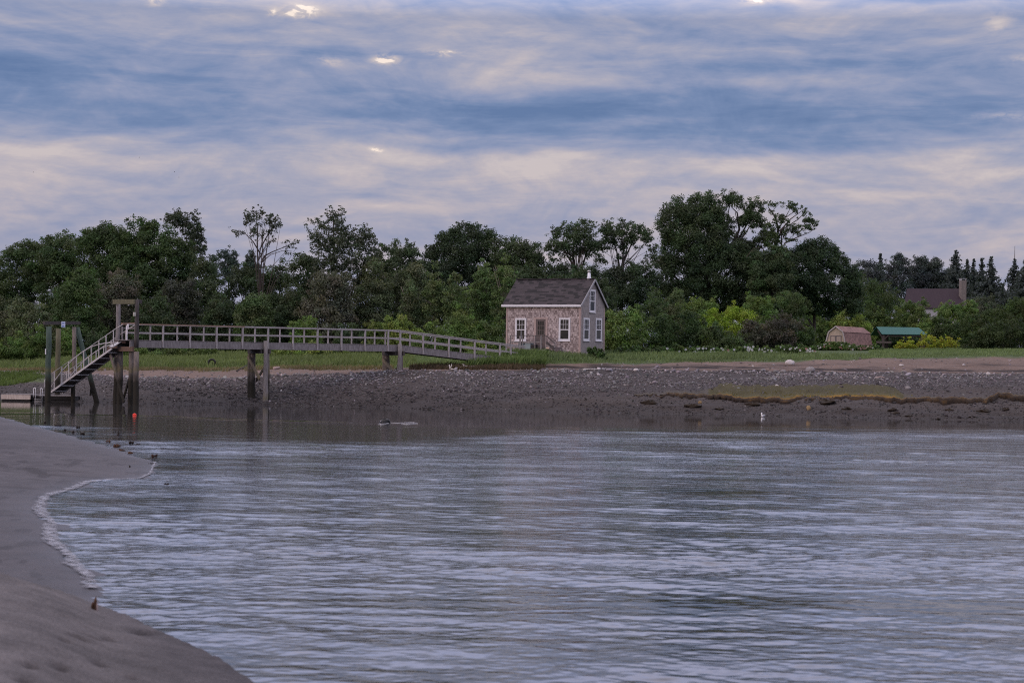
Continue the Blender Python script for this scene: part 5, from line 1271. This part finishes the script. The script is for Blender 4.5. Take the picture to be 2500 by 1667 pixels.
def field(u0, u1, d0, d1, extra=0.0):
    def f(n):
        u = rng.uniform(u0, u1, n * 2); D = rng.uniform(d0, d1, n * 2); x = (u - 1250) / F * D
        ix, iy = IMG(x, D, h_base(u, D)); g_ = np.interp(ix, *GF) + extra + 2.5 * fbm(x / 1.2, D / 1.2, 95)
        ok = (iy < g_) & (rng.random(len(x)) < .55 + .5 * fbm(x / .7, D / .7, 96))
        inside = (np.abs((np.stack([x, D], 1) - C0[:2]) @ et[:2] - wF / 2) < wF / 2 + .05) & (np.abs((np.stack([x, D], 1) - C0[:2]) @ eg[:2] - dG / 2) < dG / 2 + .05)
        ok &= ~inside
        x, D, iy, g_ = x[ok][:n], D[ok][:n], iy[ok][:n], g_[ok][:n]
        return x, D, np.clip((g_ - iy) / 6, .35, 1)
    return f
blades("marsh_grass", "short green marsh grass spreading behind the pier on the left", 52000, field(-120, 1010, 128, 190), .28, .55, (.125, .158, .060), .045)
blades("dune_grass", "taller dune grass bank in front of the cottage and along the beach", 46000, field(1000, 2640, 127, 144), .18, .36, (.135, .180, .080), .035)
blades("beach_grass", "green grass behind the beach between the roses and the right edge", 12000, field(2120, 2640, 146, 240), .10, .22, (.125, .17, .07), .06)
def tuft(n):
    x0 = P(1180, 885, 131); a = rng.uniform(0, 1, n)
    u = 1140 + 190 * a; D = 129.8 + rng.uniform(0, 5, n); x = (u - 1250) / F * D
    return x, D, np.full(n, 1.0)
blades("bank_grass", "tall grass clump over the foot of the ramp", 7000, tuft, .35, .75, (.10, .145, .05), .035)
def dry(n):
    u = rng.uniform(1000, 1330, n); D = rng.uniform(127.5, 131, n); x = (u - 1250) / F * D; return x, D, np.full(n, 1.0)
blades("dead_grass", "brown dead grass along the eroded bank edge under the ramp", 5000, dry, .12, .35, (.078, .056, .036), .03)
def strawf(n):
    u = rng.uniform(-50, 960, n); x = u * 0; D = x.copy(); gi = np.interp(u, *GF)
    for i in range(n):
        ds = np.linspace(120, 172, 40); xs = (u[i] - 1250) / F * ds; iy = IMG(xs, ds, h_base(np.full(40, u[i]), ds))[1]; j = np.argmin(abs(iy - gi[i] - 1)); D[i] = ds[j] + rng.uniform(-1, 2.5); x[i] = (u[i] - 1250) / F * D[i]
    return x, D, np.full(n, 1.0)
blades("straw_grass", "thin straw coloured fringe where the marsh grass meets the sand", 6000, strawf, .12, .30, (.16, .13, .075), .03)
def tongue(n):
    u = rng.uniform(-120, 125, n); D = rng.uniform(141.5, 151, n); x = (u - 1250) / F * D; return x, D, np.clip((125 - u) / 60, .2, 1)
blades("marsh_tongue", "bright green marsh grass tongue on the left mud bank", 5000, tongue, .15, .3, (.085, .12, .035), .05)

# ------------------------------------------------------------------ beach stones, peat ledge, rockweed, driftwood
ico_v = []; t5 = (1 + 5 ** .5) / 2
for a, c in ((1, t5), (-1, t5), (1, -t5), (-1, -t5)): ico_v += [(0, a, c)]
for a, c in ((1, t5), (-1, t5), (1, -t5), (-1, -t5)): ico_v += [(a, c, 0)]
for a, c in ((1, t5), (-1, t5), (1, -t5), (-1, -t5)): ico_v += [(c, 0, a)]
ico_v = np.array(ico_v, float); ico_v /= np.linalg.norm(ico_v[0])
ico_f = [(i, j, k) for i in range(12) for j in range(i + 1, 12) for k in range(j + 1, 12) if max(np.linalg.norm(ico_v[i] - ico_v[j]), np.linalg.norm(ico_v[j] - ico_v[k]), np.linalg.norm(ico_v[i] - ico_v[k])) < 1.06]
ico_f = np.array([f if np.dot(np.cross(ico_v[f[1]] - ico_v[f[0]], ico_v[f[2]] - ico_v[f[0]]), ico_v[f[0]]) > 0 else (f[0], f[2], f[1]) for f in ico_f])
def stones(n):
    u = rng.uniform(-80, 2620, n * 3); D = rng.uniform(109, 160, n * 3); x = (u - 1250) / F * D; h = h_base(u, D)
    ix, iy = IMG(x, D, h); w_ = 4 * fbm(x / 2.5, D / 2.5, 31)
    ct = np.interp(ix, *CT) + w_ * .6; cb = np.interp(ix, *CB) + w_ * 1.5
    dens = smooth01((iy - ct + 2) / 3) * (.42 + .58 * smooth01((cb - iy + 3) / 8)) + .02 * smooth01((iy - np.interp(ix, *GF)) / 2)
    dens *= smooth01((h + .02) / .05) * np.clip(.65 + 1.1 * fbm(x / 3, D / 1.0, 33), .06, 1)
    ok = rng.random(len(x)) < dens; x, D, h, iy, ct, cb = (q[ok][:n] for q in (x, D, h, iy, ct, cb))
    N = len(x); up_ = np.clip(1 - (iy - ct) / np.maximum(cb - ct, 1), 0, 1)
    r = np.exp(rng.normal(math.log(.040), .42, N)) * (.8 + .55 * up_); r = np.clip(r, .025, .24)
    A = rng.normal(size=(N, 3, 3)); Q = np.linalg.qr(A)[0]
    sc = np.stack([r * rng.uniform(.9, 1.4, N), r * rng.uniform(.8, 1.1, N), r * rng.uniform(.45, .75, N)], 1)
    ang = rng.uniform(0, 6.28, N); Rz = np.zeros((N, 3, 3)); Rz[:, 0, 0] = np.cos(ang); Rz[:, 0, 1] = -np.sin(ang); Rz[:, 1, 0] = np.sin(ang); Rz[:, 1, 1] = np.cos(ang); Rz[:, 2, 2] = 1
    tl = rng.normal(size=(N, 2)) * .3; Rz[:, 2, 0] = tl[:, 0]; Rz[:, 2, 1] = tl[:, 1]
    base = ico_v[None] * (1 + .22 * rng.uniform(-1, 1, (N, 12, 1)))
    V = np.einsum('nij,nkj->nki', Rz, base * sc[:, None, :]) + np.stack([x, D, ground(x, D) + sc[:, 2] * .35], 1)[:, None, :]
    wetc = smooth01((h - .5) / 1.2)
    g_ = (.050 + .115 * wetc * (.30 + .70 * up_)) * np.exp(rng.normal(0, .38, N)); g_ = np.clip(g_, .03, .5)
    lt = rng.random(N) < .022 * (.4 + up_); g_ = np.where(lt, rng.uniform(.18, .38, N), g_)
    col = g_[:, None] * np.array([1.04, .95, .98]) * (1 + .07 * rng.uniform(-1, 1, (N, 3)))
    Fc = (ico_f[None] + 12 * np.arange(N)[:, None, None]).reshape(-1, 3)
    return V.reshape(-1, 3), Fc, np.repeat(col, 12, 0)
V, Fc, cc = stones(60000)
stuff(mesh_obj("cobbles", V, Fc, mat_attr("stone", .75, .15, 9), None, cc, True), "dark grey cobbles covering the beach slope", "cobbles")
# peat ledge with orange weed
lu = np.linspace(1550, 2760, 420); prof_l = [(0, -.3, 0), (-.15, .04, 0), (.0, .24, 1), (.35, .40, 1), (1.0, .47, 2), (1.8, .47, 3), (3.0, .40, 3), (4.5, .44, 3), (6.0, .40, 3), (7.5, .25, 3)]
fr_px = [(1550, 967), (1600, 970), (1680, 969), (1750, 974), (1850, 982), (1950, 981), (2050, 978), (2120, 979), (2200, 985), (2300, 984), (2360, 986), (2410, 985), (2440, 972), (2500, 978), (2760, 985)]
V, cc = [], []
for i, u_ in enumerate(lu):
    yb_ = np.interp(u_, *zip(*fr_px)) + 6.0 * fbm(np.array([u_ / 22.]), np.array([1.5]), 11)[0] + 3.5 * fbm(np.array([u_ / 7.]), np.array([.5]), 12)[0]
    ds = np.linspace(109, 126, 300); xs = (u_ - 1250) / F * ds; hb = h_base(np.full(300, u_), ds); iy = IMG(xs, ds, hb)[1]
    d0 = ds[np.argmin(abs(iy - yb_))]; taper = smooth01((u_ - 1550) / 120)
    gt = smooth01((u_ - 1700) / 80) * smooth01((2230 - u_) / 60)
    for (dd, hz, zone) in prof_l:
        D_ = d0 + dd * (.35 + .65 * taper) * (.35 + .65 * gt if dd > 1 else 1) + .22 * float(fbm(np.array([u_ / 26.]), np.array([dd * .5]), 18)[0]) * (dd < 1.5); x_ = (u_ - 1250) / F * D_
        nz = .05 * float(fbm(np.array([x_ / .5]), np.array([D_ / .5]), 14)[0]); zg = gz(x_, D_)
        if dd > 1.0:
            z_ = zg + .05 + .6 * nz
        else: z_ = max(float(h_base(np.array([u_]), np.array([d0]))[0]), 0) - .02 + hz * taper * (.52 + .22 * smooth01((u_ - 2040) / 80)) * (1 + .45 * float(fbm(np.array([u_ / 30.]), np.array([7.5]), 19)[0])) + 1.0 * nz
        if dd >= 7.5: z_ = zg - .1
        V.append((x_, D_, z_))
        r_ = float(fbm(np.array([u_ / 14.]), np.array([dd * 2.0]), 15)[0]); r3 = float(fbm(np.array([u_ / 60.]), np.array([dd * .7]), 16)[0])
        if zone == 0: c = (.030, .022, .018)
        elif zone == 1: c = np.array([.026, .016, .010]) + np.array([.03, .016, .002]) * max(0, r_ * 1.6)
        elif zone == 2: c = np.array([.23, .12, .008]) * (.8 + .8 * max(-.7, r3)) + np.array([.03, .015, 0]) * r_
        else: c = np.array([.082, .070, .028]) * (1 - .3 * (dd > 2)) if gt > .3 else np.array([.07, .06, .05])
        cc.append(np.clip(np.asarray(c) * (1 + .25 * r_), .006, 1))
struct(mesh_obj("peat_ledge", np.array(V), grid_faces(len(lu), len(prof_l)), mat_attr("peat_and_weed", .85, .5, 9.0, .8, 7.0), tint=np.array(cc), smooth=True))
def ledge(n):
    u = rng.uniform(1700, 2230, n); D = rng.uniform(117.0, 120.8, n); x = (u - 1250) / F * D
    ix, iy = IMG(x, D, h_base(u, D)); top_ = np.interp(ix, [1700, 1790, 1900, 2000, 2230], [966, 953, 951, 953, 966]) + 3 * fbm(x / .8, D / .8, 17)
    ok = (iy > top_) & (iy < np.interp(ix, *zip(*fr_px)) - 7) & (rng.random(n) < .8); return x[ok], D[ok], np.ones(ok.sum())
blades("ledge_stubble", "yellow green stubble growing on top of the orange weed ledge", 6000, ledge, .04, .11, (.135, .112, .022), .03)
WEED = mat_plain("rockweed", (.024, .016, .010), .7, .6, 9, 0, (1, 1, 1), .8); TANR = mat_plain("tan_stone", (.22, .15, .075), .8, .3, 6, 0, (1, 1, 1), .3); PALER = mat_plain("pale_stone", (.46, .42, .41), .8, .2, 6, 0, (1, 1, 1), .2); GREYR = mat_plain("grey_stone", (.22, .20, .20), .8, .25, 6, 0, (1, 1, 1), .3)
def lump(name, label, cat, px, py, wpx, hpx, mat_, D=None, group=None, seed=0, lumpy=.2, sink=.25):
    if D is None:
        ds = np.linspace(109.5, 145, 500); a, _ = ray(px, py); xs = a / F * ds; iy = IMG(xs, ds, ground(xs, ds))[1]; j = np.argmin(abs(iy - py)); D = ds[j]
    q = P(px, py, D); z = gz(q[0], D) if D > 100 else q[2]; s = D / F
    mb = MB(); mb.blob(vz(q, z + hpx * s * (.5 - sink)), (wpx * s / 2, wpx * s / 2.2, hpx * s * .6), lumpy, 14, 10, seed)
    return tag(mb.build(name, mat_, None, True, vz(q, z)), label, cat, group)
for i, (x, y, w, h_, lb) in enumerate(((2070, 999, 26, 11, "dark rockweed clump right of the tan stone on the lower bank"), (2180, 1002, 28, 11, "upper of two touching rockweed clumps on the lower right bank"), (2186, 1009, 26, 7, "lower of two touching rockweed clumps on the lower right bank"),
        (2317, 1002, 22, 8, "small rockweed clump left of the wide one near the right edge"), (2401, 1005, 30, 11, "wide rockweed clump near the right edge"), (2218, 1016, 18, 5, "flat rockweed patch below the two touching clumps"), (2291, 1023, 14, 5, "tiny rockweed patch at the water's edge"), (2373, 1018, 18, 6, "small rockweed patch below the wide clump"), (2455, 1000, 22, 9, "rockweed clump closest to the right frame edge"),
        (1585, 985, 34, 16, "rockweed mass under the left tip of the orange ledge"), (1690, 992, 40, 12, "rockweed mass sagging below the left part of the ledge"), (1838, 988, 38, 12, "rockweed mass hanging under the middle of the ledge"), (2018, 984, 50, 14, "large rockweed mass hanging under the ledge above the lower bank clumps"), (1755, 999, 22, 6, "low rockweed tuft on the mud left of the gull"))):
    lump("rockweed_clump", lb, "seaweed", x, y, w * .9, h_ * .65, WEED, None, "rockweed clumps on the lower bank", i, .55, .38)
lump("stone", "tan stone on the lower bank right of the gull", "stone", 1974, 1000, 11, 12, TANR, seed=3); lump("stone", "tan stone lying under the left part of the weed ledge", "stone", 1709, 985, 9, 8, TANR, seed=4)
lump("boulder", "pale boulder on the sand at the edge of the beach grass", "boulder", 1928, 889, 23, 13, PALER, seed=5, lumpy=.12); lump("stone", "white stone on the cobbles above the green ledge", "stone", 1897, 943, 10, 5, PALER, seed=6)
for i, (x, y, w, h_, lb) in enumerate(((1978, 907, 24, 14, "largest grey stone on the cobble crest"), (1912, 908, 14, 7, "flat grey stone left of the largest crest stone"), (2217, 950, 15, 9, "grey stone right of the green ledge"), (2412, 915, 12, 8, "pale grey stone near the right end of the cobbles"), (1553, 905, 14, 7, "pale grey stone on the left part of the cobble crest"), (2200, 893, 12, 5, "light stone lying on the sand near the right"), (2353, 892, 8, 4, "tiny light stone on the sand right of the other"))):
    lump("stone", lb, "stone", x, y, w, h_, GREYR if i < 3 else PALER, seed=20 + i, lumpy=.12)
DRIFT = mat_plain("bleached_driftwood", (.50, .46, .44), .8, .2, 6, 0, (1, 1, 1), .3)
def onbeach(px, py, dz=0.0, lo=118, hi=150):
    ds = np.linspace(lo, hi, 700); a, _ = ray(px, py); xs = a / F * ds; iy = IMG(xs, ds, ground(xs, ds))[1]; D = ds[np.argmin(abs(iy - py))]; q = P(px, py, D); return vz(q, gz(q[0], D) + dz)
def drift(label, pts, r, mat_, fork=None, name="driftwood"):
    L_ = [onbeach(x, y, dz) for x, y, dz in pts]; mb = MB(); mb.tube(L_, [r * k_ for k_ in np.linspace(1, .6, len(L_))], 7)
    if fork: mb.tube([L_[fork[0]], L_[fork[0]] + np.array(fork[1]) * .5 + np.array([.03, 0, 0]), L_[fork[0]] + np.array(fork[1])], [r * .8, r * .6, r * .2], 6)
    return tag(mb.build(name, mat_, None, True, L_[0]), label, "driftwood")
drift("long white bleached driftwood log under the lower end of the ramp", [(1121, 901, .06), (1128, 899.5, .13), (1133, 899, .16), (1143, 899.5, .12), (1155, 899.5, .14), (1167, 900, .10)], .06, DRIFT, (2, (-.1, -.1, .12)))
drift("forked white driftwood stump standing left of the long log", [(1109, 904, .03), (1103, 903, .06), (1098, 903, .10), (1096.5, 903, .34)], .05, DRIFT, (2, (.13, 0, .30)))
drift("thin pale driftwood stick on the cobble crest right of the ramp", [(1423, 904, .05), (1440, 903, .07), (1466, 902.5, .04)], .045, DRIFT)
drift("short tan driftwood piece on the upper cobbles at the right", [(2137, 924, .04), (2150, 922, .06), (2160, 924, .04)], .05, TRIM)
drift("dark fallen pole leaning on the sand left of the first pier bent", [(577, 907, .03), (590, 904, .15), (602, 901, .26)], .045, WOOD_DARK)
drift("pale plank lying at the grass edge left of the first pier bent", [(543, 904, .03), (560, 903.5, .04)], .05, TRIM)
drift("pale log end in the straw right of the first pier bent", [(669, 902, .08), (682, 900, .09)], .11, TRIM)
# old tyre in the grass
tc = onbeach(517, 897); tc = vz(tc, tc[2] + .34); mb = MB(); V, Fc = [], []
for i in range(20):
    a = 2 * math.pi * i / 20
    for j in range(7):
        q = 2 * math.pi * j / 7; rr = .24 + .075 * math.cos(q); V.append(tc + np.array([math.cos(a) * rr, .10 * math.sin(q), math.sin(a) * rr]))
for i in range(20):
    for j in range(7): Fc.append((i * 7 + j, ((i + 1) % 20) * 7 + j, ((i + 1) % 20) * 7 + (j + 1) % 7, i * 7 + (j + 1) % 7))
mb.add(V, Fc); tag(mb.build("tyre", BLACK, None, True, vz(tc, tc[2] - .3)), "half buried black tyre in the marsh grass under the pier", "tyre")

# ------------------------------------------------------------------ on the water
bq = G(328.5, 1013.5); by_ = thing("buoy", "small bright red buoy floating below the gallows frame", "buoy", bq)
RED = mat_plain("red_float", (.75, .045, .025), .4, .1, 3)
mb = MB(); mb.blob(bq + UP * .02, (.095, .095, .07), 0.0, 16, 10); mb.build("ball", RED, by_, True)
mb = MB(); mb.tube([bq + UP * .085, bq + UP * .10], [.03, .02], 8); mb.build("eye", RED, by_, True)
# gull
gq = G(1860.5, 1017.3); gl_ = thing("gull", "white gull swimming close to the far bank", "gull", gq)
s_ = gq[1] / F
mb = MB(); px_ = lambda x, z, y=0.0: gq + np.array([x * s_, y, z * s_])
pts = [px_(7, 3.8), px_(4.5, 3.0), px_(1, 2.4), px_(-1.6, 3.0), px_(-1.5, 5.2), px_(-.5, 7.2), px_(-.6, 8.6), px_(-1.6, 9.0), px_(-2.6, 8.3)]
mb.tube(pts, [.006, .040, .060, .055, .036, .038, .042, .036, .010], 12); mb.build("body", mat_plain("white_feathers", (.85, .84, .86), .7, .04), gl_, True)
mb = MB(); mb.tube([px_(-2.5, 8.2), px_(-3.9, 7.4)], [.012, .003], 6); mb.build("bill", mat_plain("dull_yellow_bill", (.35, .27, .10), .5, .1), gl_)
for sd in (-1, 1):
    mb = MB(); mb.tube([px_(0, 3.4, sd * .045), px_(3, 4.2, sd * .055), px_(6.5, 4.9, sd * .03), px_(8.0, 4.6, sd * .01)], [.018, .034, .022, .004], 8); mb.build("wing", mat_plain("pale_grey_feathers", (.42, .42, .45), .7, .06), gl_, True)
    mb = MB(); mb.blob(px_(-1.5, 8.9, sd * .033), (.006, .004, .006), 0, 8, 6); mb.build("eye", BLACK, gl_)
# rock awash with wake
rq = G(941, 1031.5); mb = MB(); mb.blob(rq + UP * .02, (.24, .16, .15), .28, 14, 10, 8); mb.blob(rq + np.array([-.13, .02, .0]), (.12, .1, .08), .3, 12, 8, 9)
tag(mb.build("rock", mat_plain("wet_black_rock", (.02, .02, .022), .3, .4, 12, 0, (1, 1, 1), .6), None, True, rq), "small dark rock breaking the current in mid river", "rock")
FOAMW = mat_plain("white_water", (.48, .47, .50), .5, .1, 20)
def foam_strip(x0, x1, y, w):
    n_ = 24; V = []
    for i in range(n_ + 1):
        f = i / n_; q = G(x0 + (x1 - x0) * f, y + .8 * math.sin(f * 5)); hw_ = w * (math.sin(math.pi * f) ** .5) * (.6 + .4 * math.sin(i * 2.3))
        V += [q + np.array([0, -hw_, .012]), q + np.array([0, 0, .022]), q + np.array([0, hw_, .012])]
    return V
mb = MB()
for (x0, x1, y, w) in ((953, 1012, 1032, .04), (980, 1020, 1034.6, .03), (924, 950, 1034.4, .03)):
    mb.add(foam_strip(x0, x1, y, w), [tuple(r) for r in grid_faces(25, 3)])
mb.blob(G(934, 1031.5) + UP * .05, (.09, .05, .05), .4, 12, 8, 3)
stuff(mb.build("wake_foam", FOAMW, None, True, rq), "white wake trailing right of the rock in mid river", "foam")
# ------------------------------------------------------------------ debris on the bar
SEAW = mat_plain("dark_seaweed", (.022, .016, .014), .7, .5, 20, 0, (1, 1, 1), .5); BRW = mat_plain("brown_seaweed", (.075, .038, .022), .8, .4, 20, 0, (1, 1, 1), .5)
def bar_at(px, py):
    best = None
    for z in np.linspace(-.02, .5, 60):
        q = G(px, py, z); e = abs(bar_z(q[0], q[1]) - z)
        if best is None or e < best[0]: best = (e, q)
    q = best[1]; return vz(q, max(q[2], 0.0))
DEB = [(108.7, 1034, 6, 7, SEAW, "tiny dark weed tuft, farthest on the sand bar"), (140, 1041, 22, 8, SEAW, "long dark weed lump on the far edge of the sand bar"), (158, 1052, 8, 6, SEAW, "small dark scrap right of the long weed lump"), (192, 1046.5, 11, 9, SEAW, "pointed dark weed piece in the shallows beside the sand bar"),
       (201, 1062, 14, 10, SEAW, "rounded dark weed clump on the bar edge"), (179, 1058, 6, 8, SEAW, "small dark weed tuft left of the rounded clump"), (264.6, 1080.5, 13, 9, BRW, "brown weed clump in the middle of the bar edge"), (287, 1092, 18, 10, BRW, "larger brown weed tangle towards the bar tip"), (298, 1101, 16, 7, BRW, "low brown weed tangle left of the bar tip"), (315, 1107, 24, 7, BRW, "flat brown weed fringe at the bar tip"),
       (320, 1084, 14, 10, SEAW, "dark peaked weed lump in the water off the bar"), (337, 1087, 9, 5, SEAW, "small dark weed lump right of the peaked one"), (402, 1099, 20, 5, SEAW, "flat dark weed raft farthest out in the water"), (377, 1117, 15, 11, mat_plain("dark_brown_turf", (.045, .022, .016), .8, .4, 20), "chunky dark brown turf block at the bar tip"),
       (317, 1140, 5, 7, SEAW, "tiny brown stub on the lower bar tip"), (408, 1184, 14, 3, SEAW, "flat dark scrap floating in front of the bar tip"), (370, 1132, 14, 3, SEAW, "thin dark weed strand along the bar tip")]
for i, (x, y, w, h_, mt, lb) in enumerate(DEB):
    q = bar_at(x, y); s_ = q[1] / F; mb = MB(); w, h_ = w * .85, h_ * .8
    rr = np.random.default_rng(100 + i)
    for k_ in range(5):
        o_ = np.array([rr.uniform(-.4, .4) * w * s_, rr.uniform(-.1, .1), 0]); mb.blob(q + o_ + UP * h_ * s_ * .25, (w * s_ * rr.uniform(.12, .26), w * s_ * .16, h_ * s_ * rr.uniform(.15, .55)), .35, 9, 7, 200 + i * 7 + k_)
    for k_ in range(6):
        a_ = q + np.array([rr.uniform(-.5, .5) * w * s_, rr.uniform(-.1, .1), h_ * s_ * .2]); mb.tube([a_, a_ + np.array([rr.uniform(-.5, .5) * w * s_ * .6, 0, rr.uniform(.2, .9) * h_ * s_])], [.012, .004], 4)
    tag(mb.build("seaweed_clump", mt, None, True, q), lb, "seaweed", "weed scraps along the sand bar")
q = G(289, 1062); mb = MB(); mb.tube([q - UP * .1, q + UP * .10, q + np.array([0, 0, .16])], [.03, .012, .006], 5); mb.blob(q, (.045, .04, .05), .3, 9, 6, 4)
tag(mb.build("stake", SEAW, None, False, q), "thin dark stake standing in the water off the bar", "stake")
q = G(228, 1475, .53); q = vz(q, bar_z(q[0], q[1])); st = thing("driftwood_stub", "brown forked driftwood stub on the lip of the near sand", "driftwood", q); s_ = q[1] / F
for k_, (dx, hh2, rr) in enumerate(((-4, 17, 3.2), (3, 30, 4.2), (10, 20, 2.6))):
    mb = MB(); a_ = q + np.array([dx * s_, 0, -.05]); mb.tube([a_, a_ + np.array([(2 if dx < 6 else -2) * s_, 0, .05 + hh2 * s_ * .6]), a_ + np.array([(3 if dx < 6 else -4) * s_, 0, .05 + hh2 * s_])], [rr * s_ * 1.2, rr * s_, rr * s_ * .35], 7); mb.build("prong", BRW if k_ != 2 else TRIM, st, True)
# ------------------------------------------------------------------ birds
BIRDM = mat_plain("dark_plumage", (.05, .045, .05), .8, .1)
for (x, y, lb) in ((82, 421, "tiny dark bird flying alone at the far left of the sky"), (340, 385, "tiny dark bird flying highest of the four in the sky"), (426, 420, "tiny dark bird flying just above the lowest one"), (437, 433.5, "tiny dark bird flying lowest and rightmost")):
    q = P(x, y, 520); t_ = thing("bird", lb, "bird", q, "birds in flight")
    mb = MB(); mb.tube([q + np.array([-.13, 0, 0]), q, q + np.array([.13, 0, .02])], [.01, .045, .012], 8); mb.build("body", BIRDM, t_, True)
    for sd in (-1, 1):
        mb = MB(); w0, w1, w2 = q + np.array([-.05, 0, .02]), q + np.array([-.08, sd * .16, .09]), q + np.array([.02, sd * .34, .03])
        mb.add([w0, w0 + np.array([.12, 0, 0]), w1 + np.array([.12, 0, 0]), w1, w2, w0 + UP * .012, w0 + np.array([.12, 0, .012]), w1 + np.array([.12, 0, .012]), w1 + UP * .012, w2 + UP * .01], [(0, 1, 2, 3), (3, 2, 4), (5, 8, 7, 6), (8, 9, 7), (0, 3, 8, 5), (1, 6, 7, 2), (3, 4, 9, 8), (2, 7, 9, 4)]); mb.build("wing", BIRDM, t_)
